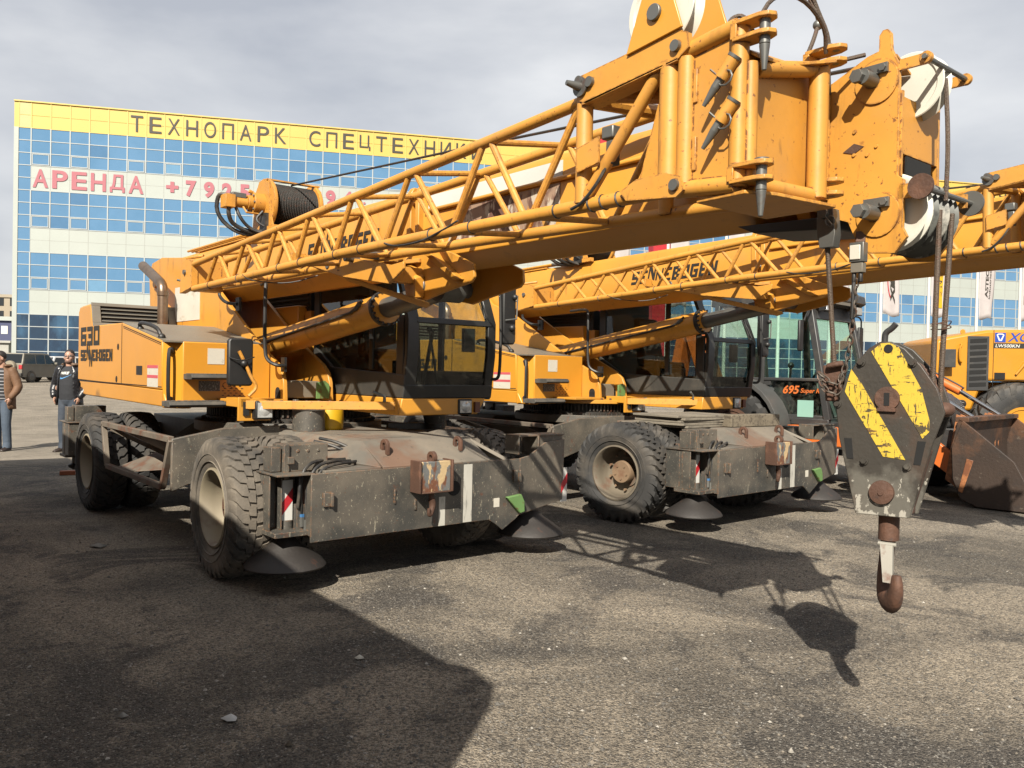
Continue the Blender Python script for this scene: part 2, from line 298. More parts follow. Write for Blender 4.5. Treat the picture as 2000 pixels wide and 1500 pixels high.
# ------------------------------------------------------------------ ground
def gz(y): return max(0., min(.45, (y-18)*.45/32))          # the yard rises gently toward the office building
def ground():
    mb = MB(); X, Y = [-900, -60, -20, -6, 0, 6, 20, 60, 900], [-600, -30, 0, 3, 6, 10, 16, 18, 34, 50, 60, 1500]
    mb.add([(x, y, 0) for y in Y for x in X], [(j*len(X)+i, j*len(X)+i+1, (j+1)*len(X)+i+1, (j+1)*len(X)+i) for j in range(len(Y)-1) for i in range(len(X)-1)])
    mb.v = [(x, y, gz(y)) for x, y, z in mb.v]
    m = bpy.data.materials.new('gravel_ground'); m.use_nodes = True; t = m.node_tree; b = t.nodes['Principled BSDF']; b.inputs['Roughness'].default_value = .88
    b.inputs['Specular IOR Level'].default_value = .3
    tc = N(t, 'ShaderNodeTexCoord'); P = tc.outputs['Object']
    def nz(s, d=6, r=.6, dist=0.):
        n = N(t, 'ShaderNodeTexNoise', inp={'Scale': s, 'Detail': d, 'Roughness': r, 'Distortion': dist}); t.links.new(P, n.inputs['Vector']); return n.outputs['Fac']
    def rng(f, a, b_, c, d):
        n = N(t, 'ShaderNodeMapRange', inp={1: a, 2: b_, 3: c, 4: d}); t.links.new(f, n.inputs[0]); return n.outputs[0]
    def mixc(f, a, b_, mode='MIX'):
        n = N(t, 'ShaderNodeMix', data_type='RGBA', blend_type=mode)
        if isinstance(f, float): n.inputs[0].default_value = f
        else: t.links.new(f, n.inputs[0])
        for i, c in ((6, a), (7, b_)):
            if isinstance(c, tuple): n.inputs[i].default_value = (*(v*(ALB if mode == 'MIX' and max(c) < .5 and c[0] != .401 else 1) for v in c), 1)
            else: t.links.new(c, n.inputs[i])
        return n.outputs[2]
    base = mixc(rng(nz(.5, 7, .62, .6), .42, .58, 0, 1), (.165, .147, .122), (.365, .318, .252))       # dark damp and pale dusty areas
    base = mixc(rng(nz(.9, 8, .68, .9), .51, .58, 0, .78), base, (.100, .092, .083))                     # oily patches
    base = mixc(rng(nz(.33, 4, .5, 1.2), .60, .68, 0, .7), base, (.40, .355, .29))                       # dried mud
    vo = N(t, 'ShaderNodeTexVoronoi', inp={'Scale': 92., 'Randomness': 1.}); t.links.new(P, vo.inputs['Vector'])
    sep = N(t, 'ShaderNodeSeparateColor'); t.links.new(vo.outputs['Color'], sep.inputs[0])
    base = mixc(1.0, base, mixc(sep.outputs[0], (.401, .401, .411), (1.52, 1.47, 1.40)), 'MULTIPLY')         # stones of differing tone
    vo2 = N(t, 'ShaderNodeTexVoronoi', inp={'Scale': 130., 'Randomness': 1.}); t.links.new(P, vo2.inputs['Vector'])
    sep2 = N(t, 'ShaderNodeSeparateColor'); t.links.new(vo2.outputs['Color'], sep2.inputs[0])
    base = mixc(rng(sep2.outputs[1], .955, .97, 0, .8), base, (.46, .43, .38))                           # pale chips
    # light earth away from the machines, toward the car park
    sx = N(t, 'ShaderNodeSeparateXYZ'); t.links.new(P, sx.inputs[0])
    far = N(t, 'ShaderNodeMath', operation='MULTIPLY_ADD', inp={1: 3.5, 2: 0.}); t.links.new(nz(.4, 4), far.inputs[0]); ad = N(t, 'ShaderNodeMath', operation='ADD'); t.links.new(far.outputs[0], ad.inputs[0]); t.links.new(sx.outputs[1], ad.inputs[1])
    base = mixc(rng(ad.outputs[0], 14.8, 15.6, 0, .85), base, mixc(rng(nz(.9, 7, .65, .5), .4, .6, 0, 1), (.30, .26, .205), (.45, .39, .31)))
    t.links.new(base, b.inputs['Base Color'])
    h = N(t, 'ShaderNodeMath', operation='ADD'); t.links.new(rng(vo.outputs['Distance'], 0, .6, .6, 0), h.inputs[0]); t.links.new(nz(9, 8, .7), h.inputs[1])
    bp = N(t, 'ShaderNodeBump', inp={'Strength': 1., 'Distance': .02}); t.links.new(h.outputs[0], bp.inputs['Height']); t.links.new(bp.outputs[0], b.inputs['Normal'])
    o = link('ground', mb.mesh('ground', m)); o['kind'] = 'structure'
ground()

# ------------------------------------------------------------------ mobile crane
def make_wheels():
    """rim and two tyre meshes, axle along y, outer side toward -y"""
    r = MB()
    r.lathe([(-.125, .302), (-.145, .302), (-.15, .285), (-.13, .268), (-.05, .258), (.06, .25), (.085, .235), (.09, .17), (.07, .165), (.07, .10), (.12, .10), (.14, .27), (.13, .302)], (0, 0, 0), (0, 1, 0), 40, closed=True)
    r.lathe([(.1, 0.001), (.1, .125), (-.015, .125), (-.03, .115), (-.03, .0005)], (0, 0, 0), (0, 1, 0), 28, k=1)
    for i in range(10):
        a = 2*math.pi*i/10; r.cyl((.20*math.cos(a), .075, .20*math.sin(a)), (.20*math.cos(a), .04, .20*math.sin(a)), .014, n=6, k=1)
    for i in range(5):
        a = 2*math.pi*i/5; r.cyl((.075*math.cos(a), -.02, .075*math.sin(a)), (.075*math.cos(a), -.04, .075*math.sin(a)), .013, n=6, k=1)
    rim = r.mesh('rim', [RIM, RUS])
    def tyre(n, hgt, wid, slope, zig, m):
        T = MB()
        T.lathe([(-.115, .285), (-.14, .31), (-.163, .37), (-.168, .43), (-.155, .485), (-.135, .507), (-.07, .515), (0, .517), (.07, .515), (.135, .507), (.155, .485), (.168, .43), (.163, .37), (.14, .31), (.115, .285), (.1, .275), (-.1, .275)], (0, 0, 0), (0, 1, 0), 56, closed=True)
        for rr in (.345, .40):
            T.lathe([(-.158-.004*(rr > .36), rr), (-.166-.006*(rr > .36), rr+.004), (-.158-.004*(rr > .36), rr+.009)], (0, 0, 0), (0, 1, 0), 48, closed=True)
        for i in range(n):
            for sgn in (-1, 1):
                a0 = 2*math.pi*(i+(.5 if sgn > 0 else 0))/n; w = 2*math.pi/n*wid/2; rings = []
                jj = random.uniform(-.004, .004)
                for (y, ro, f) in ((.004, .517+hgt, 0), (.05, .516+hgt, .05), (.058, .516+hgt, .35), (.10, .512+hgt, .42), (.14, .505+hgt, .8), (.160, .482+hgt*.5, 1.), (.167, .44, 1.04)):
                    a = a0+slope*(f if zig else f*.9)*2*math.pi/n+jj; ww = w*(1.0 if f < .5 else .92); ri = ro-hgt-.02
                    rings.append([(math.cos(a+q*ww)*rd, sgn*y, math.sin(a+q*ww)*rd) for q, rd in ((-1, ri), (1, ri), (.86, ro), (-.86, ro))])
                T.loft(rings)
        return T.mesh('tyre', m)
    return rim, tyre(34, .017, .80, 1.35, True, RUB), tyre(30, .03, .62, 1.1, False, RUB), tyre(32, .018, .82, 1.1, True, RUBD)
RIMM, TY1, TY2, TY3 = make_wheels()
U_AZ1 = 140.5
def uv(az):
    a = R_(az); return V((math.sin(a), math.cos(a), 0)), V((-math.cos(a), math.sin(a), 0))
A1 = V((-2.2148, 6.2565, 0)); RB = V((-2.0, 1.5, 0)); PIV = (-5.4, 1.38, 2.72)
def world1(p, A=A1, az=U_AZ1):
    u, v = uv(az); return A+u*p[0]+v*p[1]+V((0, 0, p[2]))

def make_crane():
    root = empty('mobile_crane'); F = Frame(root, RB); P = F.part
    YC = 1.38
    # ---- undercarriage
    m = MB()
    m.box((-5.2, 1.05, .55), (.2, 1.95, .97)); m.prism([(.9, .97), (2.1, .97), (2.35, .80), (2.3, .62), (.7, .62), (.65, .80)], 'x', -3.2, -.75)
    m.lathe([(0, .95), (.10, .95), (.10, .70), (0, .70)], (-2, 1.5, .97), (0, 0, 1), 40, closed=True)
    for sx in (-3.70, 0):      # axles
        m.cyl((sx, .5, .54), (sx, 2.5, .54), .10); m.sphere((sx, 1.5, .54), .22, 8)
    for yy, s in ((.75, 1), (2.25, -1)):                         # brackets that carry the side frames
        m.prism([(yy+.18*s, 1.07), (yy-.35*s, 1.06), (-.03 if s > 0 else 2.83, .98), (-.03 if s > 0 else 2.83, .53), (.10 if s > 0 else 2.7, .58), (yy+.18*s, .80)], 'x', -1.01, -.97)
    P('chassis_frame', m, DGR, bevel=.008)
    m = MB(); m.k = 0                                             # deck plates in front of the slewing ring
    m.prism([(-1.15, 1.03), (.45, 1.03), (.785, .865), (.785, .845), (.45, 1.0), (-1.15, 1.0)], 'y', .98, 2.02)
    m.loft([[(-1.1, .98, 1.03), (.45, .98, 1.03), (.785, .96, .865), (.30, .74, .90), (-.6, .74, .95)], [(-1.1, .98, 1.0), (.45, .98, 1.0), (.785, .97, .84), (.30, .76, .87), (-.6, .76, .92)]])
    m.loft([[(-1.1, 2.02, 1.03), (.45, 2.02, 1.03), (.785, 2.2, .865), (.30, 2.3, .90), (-.6, 2.3, .95)], [(-1.1, 2.02, 1.0), (.45, 2.02, 1.0), (.785, 2.18, .84), (.30, 2.28, .87), (-.6, 2.28, .92)]])
    m.box((.12, .5, .83), (.78, .96, .862)); m.box((-.3, 1.15, 1.03), (.2, 1.6, 1.036))
    P('deck_plate', m, DECK, bevel=.006)
    def lug(y, x, z):
        q = MB(); a = [(x+.055*math.cos(t*math.pi/8)*1.0, z+.055*math.sin(t*math.pi/8)) for t in range(0, 9)]
        b = [(x+.024*math.cos(t*math.pi/8), z+.024*math.sin(t*math.pi/8)) for t in range(8, -1, -1)]
        q.prism(a+[(x-.055, z-.07), (x-.024, z-.06)]+b+[(x+.024, z-.06), (x+.055, z-.07)], 'y', y-.014, y+.014); P('lifting_eye', q, RUS, bevel=.004)
    lug(1.10, .60, 1.005); lug(1.80, .60, 1.005)
    # ---- outrigger boxes
    def outrigger(x0, s, name):
        X = lambda d: x0+s*d                                       # d = distance toward the outer face; face at d = .68
        m = MB()
        prof = [(.38, .36), (1.98, .37), (2.05, .33), (2.13, .27), (2.27, .35), (2.31, .38), (2.31, .865), (.38, .85)]
        m.prism(prof, 'x', X(.665), X(.68))
        m.loft([[(X(.68), 2.31, .38), (X(.57), 2.92, .45), (X(.57), 2.93, 1.0), (X(.60), 2.66, .98), (X(.645), 2.45, .88), (X(.68), 2.31, .865)], [(X(.66), 2.31, .38), (X(.55), 2.92, .45), (X(.55), 2.93, 1.0), (X(.58), 2.66, .98), (X(.625), 2.45, .88), (X(.66), 2.31, .865)]])
        m.prism([(.58, .45), (2.3, .45), (2.3, .84), (.58, .84)], 'x', X(.02), X(.62))
        for yy in (.395, .47): m.box((X(.40), yy-.006, .40), (X(.66), yy+.006, .84))       # ribs of the open end
        m.box((X(.02), .42, .37), (X(.66), 2.3, .385)); m.box((X(.30), .30, .42), (X(.34), .58, .84)); m.box((X(.50), .33, .42), (X(.56), .44, .62))
        m.box((X(.36), .15, .44), (X(.40), .245, .84)); m.box((X(.40), .145, .44), (X(.50), .157, .84)); m.box((X(.40), .235, .44), (X(.50), .245, .84)); m.box((X(.18), .15, .44), (X(.36), .40, .84))
        m.box((X(.16), .135, .838), (X(.66), .42, .852)); m.box((X(.3), .14, .405), (X(.62), .46, .44))
        m.box((X(.34), .165, .855), (X(.48), .238, 1.03)); m.box((X(.30), .25, .852), (X(.49), .60, 1.045)); m.box((X(.49), .25, .80), (X(.51), .29, 1.05)); m.box((X(.49), .27, .91), (X(.53), .32, .96))
        for yy in (.36, .44, .52): m.cyl((X(.49), yy, 1.0), (X(.497), yy, 1.0), .012, n=8)
        m.box((X(-.03), 2.55, .50), (X(.2), 2.8, 1.0))
        m.box((X(.36), 2.40, .88), (X(.55), 2.415, 1.045)); m.box((X(.36), 2.40, 1.035), (X(.56), 2.93, 1.05)); m.box((X(.34), 2.61, .86), (X(.57), 2.625, 1.04)); m.box((X(.30), 2.64, .86), (X(.55), 2.92, 1.04)); m.prism([(2.42, .88), (2.55, .88), (2.61, .98), (2.61, .88)], 'x', X(.34), X(.36))
        for yy, z in ((.47, .66), (2.23, .72)): m.box((X(.68), yy, z-.05), (X(.70), yy+.07, z+.05)); m.box((X(.70), yy+.05, z-.05), (X(.72), yy+.07, z+.05))
        m.box((X(.68), 1.06, .58), (X(.69), 1.075, .69)); m.box((X(.68), 1.24, .52), (X(.692), 1.26, .60))
        ob = P(name, m, DGR, bevel=.005)
        for (jx, yy) in ((.44, .30), (.50, 2.60)):
            JX = X(jx); q = MB(); q.cyl((JX, yy, .50), (JX, yy, .24), .055, n=20); q.lathe([(0, .06), (.02, .095), (.05, .10), (.07, .06)], (JX, yy, .25), (0, 0, 1), 20, k=1)
            j = P('jack_leg', q, [DGR, BLK], label=None)
            if s < 0: continue
            q = MB(); q.lathe([(0, .285), (.012, .292), (.045, .268), (.10, .19), (.16, .105), (.19, .085), (.21, .06), (.21, .001), (0, .001)], (JX, yy, .165), (0, 0, 1), 40)
            P('foot_pad', q, [RUS if s < 0 else FOOT], j)
        return ob, X
    FOOT = MATS.get('foot_rubber') or mat('foot_rubber', (.030, .025, .022), .6, layers=[(DUST, 4, .56, .3, I3, .2), (RUST, 8, .6, .1, I3, .5)], bump=.1, bs=50)
    ob, X = outrigger(.13, 1, 'outrigger_box'); F.xf = lambda p: V((p.x, p.y-.14, p.z+.03)); outrigger(-4.86, -1, 'outrigger_box'); F.xf = None
    def hazard(p0, xd, w, h):
        q = MB(); p0, xd = V(p0), V(xd); zd = V((0, 0, 1)); n = xd.cross(zd)
        f = lambda a, b, e: tuple(p0+xd*a*w+zd*b*h+n*e)
        q.loft([[f(0, 0, 0), f(1, 0, 0), f(1, 1, 0), f(0, 1, 0)], [f(0, 0, .004), f(1, 0, .004), f(1, 1, .004), f(0, 1, .004)]], 0)
        q.loft([[f(0, .22, .004), f(1, .55, .004), f(1, .83, .004), f(0, .5, .004)], [f(0, .22, .006), f(1, .55, .006), f(1, .83, .006), f(0, .5, .006)]], 1)
        return q
    P('hazard_board', hazard((.60, .25, .46), (0, 1, 0), .085, .33), [WHP, RED], ob)
    P('hazard_board', hazard((.70, 2.885, .43), (-.1, .99, 0), .09, .31), [WHP, RED], ob)
    F.xf = lambda p: V((-5.45-.02*(p.x-.6), p.y-.16, p.z+.03)); P('hazard_board', hazard((.60, .25, .46), (0, 1, 0), .085, .33), [WHP, RED]); F.xf = None
    q = MB()                                                     # hoses at the open end of the box
    for pts in ([(.35, .95, .90), (.48, .80, .90), (.62, .55, .93), (.68, .40, .90), (.70, .35, .80), (.69, .36, .60), (.68, .37, .54)], [(.38, .98, .89), (.52, .84, .89), (.66, .60, .92), (.71, .46, .89), (.72, .40, .78), (.71, .39, .64), (.70, .395, .50)], [(.42, 1.0, .885), (.56, .88, .89), (.70, .62, .90), (.73, .50, .87), (.72, .45, .78), (.70, .44, .66)],
                [(.15, .72, 1.02), (.3, .80, 1.0), (.38, .92, .93), (.30, 1.0, .92), (.2, .92, .95)], [(.12, .78, 1.04), (.28, .86, 1.02), (.40, 1.0, .93), (.34, 1.06, .92)], [(.70, .34, .84), (.73, .33, .74), (.70, .33, .6)]):
        q.tube(smooth(pts), .0125, 8)
    for p in ((.70, .395, .44), (.69, .37, .46), (.70, .44, .60)): q.cyl(p, (p[0], p[1], p[2]+.07), .017, n=6, k=1)
    q.cyl((.70, .38, .44), (.70, .47, .44), .014, n=6, k=1); q.cyl((.70, .44, .67), (.70, .44, .69), .018, n=6, k=2); q.cyl((.69, .37, .53), (.69, .37, .55), .018, n=6, k=2)
    P('hydraulic_hose', q, [HOSE, STL, mat('blue_collar', (.05, .18, .4), .5, var=0)], ob)
    q = MB(); q.box((.81, 1.715, .375), (.813, 1.80, .845), 0); q.box((.81, 1.475, .37), (.813, 1.535, .60), 0); P('paint_streak', q, MATS.get('streak') or mat('streak', (.62, .60, .53), .6, layers=[((.07, .07, .06), 6, .56, .1, (1, 3, .4), .8)], var=.1), ob)
    q = MB(); q.box((.81, 2.03, .47), (.8125, 2.09, .545)); P('sticker', q, LABEL, ob)
    q = MB(); q.lathe([(0, .06), (.004, .06), (.004, .0005), (0, .0005)], (.8105, 1.62, .66), (1, 0, 0), 24); P('port_hole', q, VOID, ob)
    q = MB(); q.prism([(2.14, .55), (2.30, .565), (2.335, .50), (2.34, .41), (2.29, .40)], 'x', .815, .855, 0); P('towing_lug', q, GRN, ob, bevel=.008)
    # small hook block hung on the outrigger box
    q = MB(); q.box((.815, 1.22, .665), (.93, 1.50, .90)); 
    for yy in (1.20, 1.50): q.box((.812, yy, .66), (.95, yy+.018, .91), 1)
    q.box((.82, 1.215, .655), (.94, 1.505, .668), 1)
    hb = P('auxiliary_hook_block', q, [MATS.get('hb') or mat('hb', (.17, .175, .17), .65, layers=[((.19, .07, .03), 7, .50, .04, (1, 1, .45), .95), ((.66, .48, .26), 11, .53, .03, (1, 1, .45), .95)], bump=.15, bs=40, var=.2), RUS], bevel=.005)
    q = MB(); q.lathe([(-.016, .05), (.016, .05), (.016, .024), (-.016, .024)], (.875, 1.36, .925), (0, 1, 0), 20, closed=True); P('ring_eye', q, RUS, hb)
    q = MB(); q.cyl((.875, 1.36, .665), (.875, 1.36, .60), .022); q.tube(smooth([(.875, 1.36, .60), (.875, 1.375, .56), (.88, 1.36, .51), (.885, 1.345, .48), (.895, 1.325, .49), (.905, 1.32, .535)]), .03, 10, r2=.012); P('hook', q, RUS, hb)
    # ---- side frames with steps
    for s, y in ((1, -.03), (-1, 2.83)):
        q = MB()
        for a, b in (((-3.22, .975), (-.99, .975)), ((-3.02, .55), (-1.2, .55)), ((-3.20, .975), (-3.04, .55)), ((-.99, .97), (-1.2, .55))):
            q.bar((a[0], y, a[1]), (b[0], y, b[1]), .05, .05)
        q.bar((-2.85, y, .95), (-1.6, y+.42*s, .66), .05, .05, k=1); q.loft([[(-2.45, y+.05*s, .93), (-1.5, y+.05*s, .94), (-1.15, y+.25*s, .78), (-1.75, y+.45*s, .66)], [(-2.45, y+.05*s, .92), (-1.5, y+.05*s, .93), (-1.15, y+.25*s, .77), (-1.75, y+.45*s, .65)]]); q.loft([[(-2.75, y+.03*s, .57), (-2.2, y+.03*s, .58), (-1.75, y+.42*s, .64), (-2.3, y+.42*s, .80)], [(-2.75, y+.03*s, .56), (-2.2, y+.03*s, .57), (-1.75, y+.42*s, .63), (-2.3, y+.42*s, .79)]])
        P('side_frame', q, [MATS.get('sf') or mat('sf', (.16, .13, .10), .65, layers=[(DUST, 3, .42, .3, I3, .6), (RUST, 5, .5, .1, I3, .7)], var=.2), DGR], bevel=.004)
    # ---- wheels
    def wheel(x, y, ty, steer=0., flip=False, rot=0.):
        o = link('wheel', RIMM, root, (x-RB.x, y-RB.y, .535)); o.rotation_euler = (0, rot, R_(steer)+(math.pi if flip else 0)); F.org[o.name] = V((x, y, .535))
        t = link('tyre', ty, o); F.org[t.name] = V((x, y, .535))
    for x in (0, -3.70):
        yo = -.05 if x == 0 else -.10
        ty = TY1 if x == 0 else TY3
        wheel(x, .165+yo, ty, -1.5 if x == 0 else 0, rot=.3+x); wheel(x, .53+yo, ty, -1.5 if x == 0 else 0, True, .9); wheel(x, 2.15, ty, 0, False, .5); wheel(x, 2.515, ty, 0, True, .2)
    # ---- slewing ring
    q = MB(); q.lathe([(0, .84), (.05, .84), (.05, .60), (0, .60)], (-2, 1.5, 1.06), (0, 0, 1), 64, closed=True)
    for i in range(72):
        a = 2*math.pi*i/72; q.cyl((-2+.80*math.cos(a), 1.5+.80*math.sin(a), 1.11), (-2+.80*math.cos(a), 1.5+.80*math.sin(a), 1.125), .015, n=6); q.cyl((-2+.865*math.cos(a), 1.5+.865*math.sin(a), 1.065), (-2+.865*math.cos(a), 1.5+.865*math.sin(a), 1.095), .016, n=6)
    q.lathe([(0, .79), (.105, .79), (.105, .6), (0, .6)], (-2, 1.5, 1.11), (0, 0, 1), 64, closed=True)
    for i in range(110):
        a = 2*math.pi*i/110; c, s_ = math.cos(a), math.sin(a); p = V((-2+.80*c, 1.5+.80*s_, 1.165)); d = V((c, s_, 0)); tt = V((-s_, c, 0))
        q.loft([[p+tt*(-.016)-d*.02+V((0, 0, z)), p+tt*(.016)-d*.02+V((0, 0, z)), p+tt*.009+d*.032+V((0, 0, z)), p-tt*.009+d*.032+V((0, 0, z))] for z in (-.045, .045)])
    P('slewing_ring', q, MATS.get('gear') or mat('gear', (.035, .03, .024), .55, .2, layers=[(DUST, 6, .5, .2, I3, .5), (RUST, 12, .56, .1, I3, .6)], var=.3))
    # ---- upper frame
    q = MB(); q.lathe([(0, .93), (.05, .93), (.05, .3), (0, .3)], (-2, 1.5, 1.222), (0, 0, 1), 56, closed=True)
    for i in range(48):
        a = 2*math.pi*i/48; q.cyl((-2+.89*math.cos(a), 1.5+.89*math.sin(a), 1.272), (-2+.89*math.cos(a), 1.5+.89*math.sin(a), 1.293), .017, n=6, k=1)
    nearp = [(-1.33, 1.275), (-1.35, 1.46), (-1.40, 1.56), (-1.52, 1.645), (-2.04, 1.87), (-3.13, 2.46), (-3.6, 2.62), (-3.9, 2.90), (-5.2, 3.02), (-5.62, 2.98), (-5.75, 2.84), (-5.66, 2.1), (-5.2, 1.275)]
    q.prism(nearp, 'y', 1.125, 1.165); q.prism(nearp, 'y', 1.61, 1.65)
    q.box((-4.9, 1.165, 1.275), (-2.9, 1.61, 1.31)); q.box((-4.95, 1.165, 1.3), (-4.9, 1.61, 2.2))
    q.cyl((-5.4, 1.09, 2.72), (-5.4, 1.68, 2.72), .09); q.cyl((-2.75, 1.1, 1.775), (-2.75, 1.68, 1.775), .07)
    q.box((-1.95, .60, 1.272), (-1.25, 1.125, 1.30)); 
    bf = P('upper_frame', q, [YEL, RUS], bevel=.005)
    q = MB(); q.box((-4.62, 1.118, 2.15), (-3.72, 1.125, 2.58)); P('white_patch', q, PAT, bf)
    q = MB(); q.box((-1.95, 1.17, 1.30), (-1.5, 1.58, 1.47)); P('tread_cover', q, TREAD, bf, bevel=.01)
    q = MB(); q.prism([(1.46, 1.30), (1.60, 1.30), (1.60, 1.44), (1.55, 1.48), (1.46, 1.46)], 'x', -1.34, -1.32); P('lug_plate', q, GRN, bf, bevel=.004)
    for x_, y_ in ((-1.47, 1.122), (-1.55, 1.607)): q = MB(); q.lathe([(0, .05), (.006, .05), (.006, .0005), (0, .0005)], (x_, y_, 1.36), (0, -1, 0), 20); q.box((x_-.05, y_-.006, 1.30), (x_+.05, y_, 1.36)); P('frame_opening', q, VOID, bf)
    # ---- engine house
    q = MB()
    side = [(-5.25, 1.40), (-5.25, 2.24), (-5.18, 2.30), (-4.66, 2.31), (-4.55, 2.05), (-3.24, 2.045), (-1.88, 1.835), (-1.86, 1.37)]
    q.prism(side, 'y', .15, .20)
    q.prism([(-5.25, 1.40), (-1.86, 1.37), (-1.75, 1.21), (-4.9, 1.22)], 'y', .158, .4)
    q.loft([[(-1.86, .15, 1.20), (-1.66, .275, 1.20), (-1.66, .36, 1.20), (-1.9, .36, 1.20)], [(-1.86, .15, 1.835), (-1.66, .275, 1.825), (-1.66, .36, 1.825), (-1.9, .36, 1.835)]])
    q.box((-1.70, .27, 1.21), (-1.655, 1.12, 1.828))
    q.box((-5.24, .20, 1.30), (-5.18, 2.65, 2.25)); q.box((-5.2, .2, 1.22), (-1.7, 1.12, 1.26))
    q.prism([(-5.2, 1.3), (-5.22, 2.26), (-5.16, 2.315), (-4.67, 2.325), (-4.58, 2.06), (-4.58, 1.3)], 'y', .17, 1.115); q.box((-4.6, .16, 2.0), (-3.2, 1.115, 2.043))
    q.box((-5.2, 1.66, 1.25), (-2.2, 2.65, 2.28))
    house = P('engine_house', q, YELH, bevel=.012)
    q = MB(); q.box((-4.3, 1.74, 1.30), (-2.05, 2.6, 2.22)); q.box((-4.0, 1.76, 2.22), (-2.1, 2.6, 2.50), 1); q.box((-3.2, 1.725, 1.75), (-2.2, 1.74, 2.18), 2)
    for i in range(24): q.box((-3.19+i*.042, 1.718, 1.77), (-3.18+i*.042, 1.725, 2.16))
    for i in range(10): q.box((-3.2, 1.716, 1.78+i*.042), (-2.2, 1.722, 1.788+i*.042))
    for i in range(5): q.box((-3.9, 1.745, 2.25+i*.048), (-2.15, 1.76, 2.27+i*.048), 1)
    P('side_housing', q, [YEL, BLK, VOID], bevel=.004)
    q = MB(); q.prism([(-3.24, 2.05), (-1.87, 1.84), (-1.66, 1.83), (-1.66, 1.815), (-1.87, 1.82), (-3.24, 2.03)], 'y', .155, 1.12)
    for i in range(12):
        for j in range(15):
            x = -3.2+1.5*(i+.5)/12*1.02; y = .2+.9*(j+.5)/15; z = 2.05-(x+3.24)*.1533; q.bar((x-.04, y, z+.003), (x+.04, y, z+.003-.012), .012, .006)
    P('tread_deck', q, TREAD, house)
    q = MB()                                                      # louvre on the sloping front face of the raised rear part
    lp = lambda y, f, d: (-4.56-.10*f+d, y, 2.05+.28*f)
    for y0, y1, f0, f1 in ((.155, 1.12, -.02, .16), (.155, 1.12, .88, 1.02), (.155, .25, .16, .88), (1.03, 1.12, .16, .88)):
        q.loft([[lp(y0, f0, .0), lp(y1, f0, 0), lp(y1, f1, 0), lp(y0, f1, 0)], [lp(y0, f0, .03), lp(y1, f0, .03), lp(y1, f1, .03), lp(y0, f1, .03)]])
    for i in range(4): f = .22+.17*i; q.loft([[lp(.25, f, .0), lp(1.03, f, 0), lp(1.03, f+.05, -.02), lp(.25, f+.05, -.02)], [lp(.25, f, .03), lp(1.03, f, .03), lp(1.03, f+.05, .01), lp(.25, f+.05, .01)]])
    lv = P('louver_grille', q, LOUV, house, bevel=.004)
    q = MB(); q.loft([[lp(.24, .14, .004), lp(1.04, .14, .004), lp(1.04, .9, .004), lp(.24, .9, .004)], [lp(.24, .14, .0), lp(1.04, .14, .0), lp(1.04, .9, .0), lp(.24, .9, .0)]]); P('louver_opening', q, VOID, lv)
    q = MB(); letters(q, '630', (-5.10, .148, 1.82), (1, 0, 0), (0, 0, 1), .26, .225, .22, .24); logo(q, (-5.10, .148, 1.635), (1, 0, 0), (0, 0, 1), 1.50, .135); P('lettering', q, TXT, house)
    q = MB(); q.box((-3.262, .1475, 1.40), (-3.25, .15, 2.04)); q.prism([(-3.2, 2.01), (-1.9, 1.815), (-1.9, 1.807), (-3.2, 2.002)], 'y', .1475, .15); q.prism([(-3.2, 1.992), (-1.9, 1.797), (-1.9, 1.792), (-3.2, 1.987)], 'y', .1475, .15); q.box((-5.2, .1475, 1.392), (-1.87, .155, 1.40))
    for x_, z_ in ((-3.40, 1.79), (-3.45, 1.44)): q.lathe([(0, .035), (.003, .035), (.003, .0005), (0, .0005)], (x_, .15, z_), (0, -1, 0), 14)
    P('panel_seam', q, VOID, house)
    q = MB(); q.box((-2.70, .1465, 1.50), (-2.50, .15, 1.59)); P('door_latch', q, BLK, house)
    q = MB(); q.box((-2.32, .1465, 1.39), (-1.98, .149, 1.60), 0); q.box((-2.32, .1455, 1.57), (-1.98, .1465, 1.60), 1); q.box((-2.32, .1455, 1.475), (-1.98, .1465, 1.505), 1); P('warning_sticker', q, [LABEL, LABR], house)
    q = MB(); q.box((-1.655, .50, 1.62), (-1.652, .66, 1.77)); P('sticker', q, LABEL, house)
    q = MB(); q.box((-1.655, .42, 1.365), (-1.650, .62, 1.46)); P('type_plate', q, MATS.get('tp') or mat('tp', (.10, .10, .10), .4, .4, layers=[((.45, .45, .43), 40, .55, .03, (1, 3, 1), .8)], var=.1), house)
    q = MB()
    for k, x in enumerate((0.0, .075)):                            # the two letters of the conformity mark
        c = V((-1.6535, .675+x, 1.42)); 
        for i in range(8):
            a0, a1 = math.pi/2+math.pi*i/8, math.pi/2+math.pi*(i+1)/8
            q.add([c+V((0, math.cos(t)*r, math.sin(t)*r)) for t, r in ((a0, .030), (a1, .030), (a1, .024), (a0, .024))], [(0, 1, 2, 3)])
        if k: q.add([c+V((0, -.024, -.003)), c+V((0, -.004, -.003)), c+V((0, -.004, .003)), c+V((0, -.024, .003))], [(0, 1, 2, 3)])
    for i in range(5):
        for j in range(4): q.box((-1.655, .64+j*.055+.02*(i % 2), 1.32+i*.022), (-1.6525, .662+j*.055+.02*(i % 2), 1.327+i*.022))
    P('conformity_mark', q, TXT, house)
    def handle(pts, r=.016):
        h = MB(); h.tube(smooth(pts), r, 8); 
        for p in (pts[0], pts[-1]): h.sphere(p, r*1.8, 6)
        P('grab_handle', h, BLK, house)
    handle([(-2.72, .19, 1.965), (-2.70, .17, 2.04), (-2.1, .17, 1.97), (-2.02, .19, 1.87)], .02); handle([(-1.74, .19, 1.74), (-1.68, .15, 1.74), (-1.68, .15, 1.28), (-1.74, .19, 1.28)], .018)
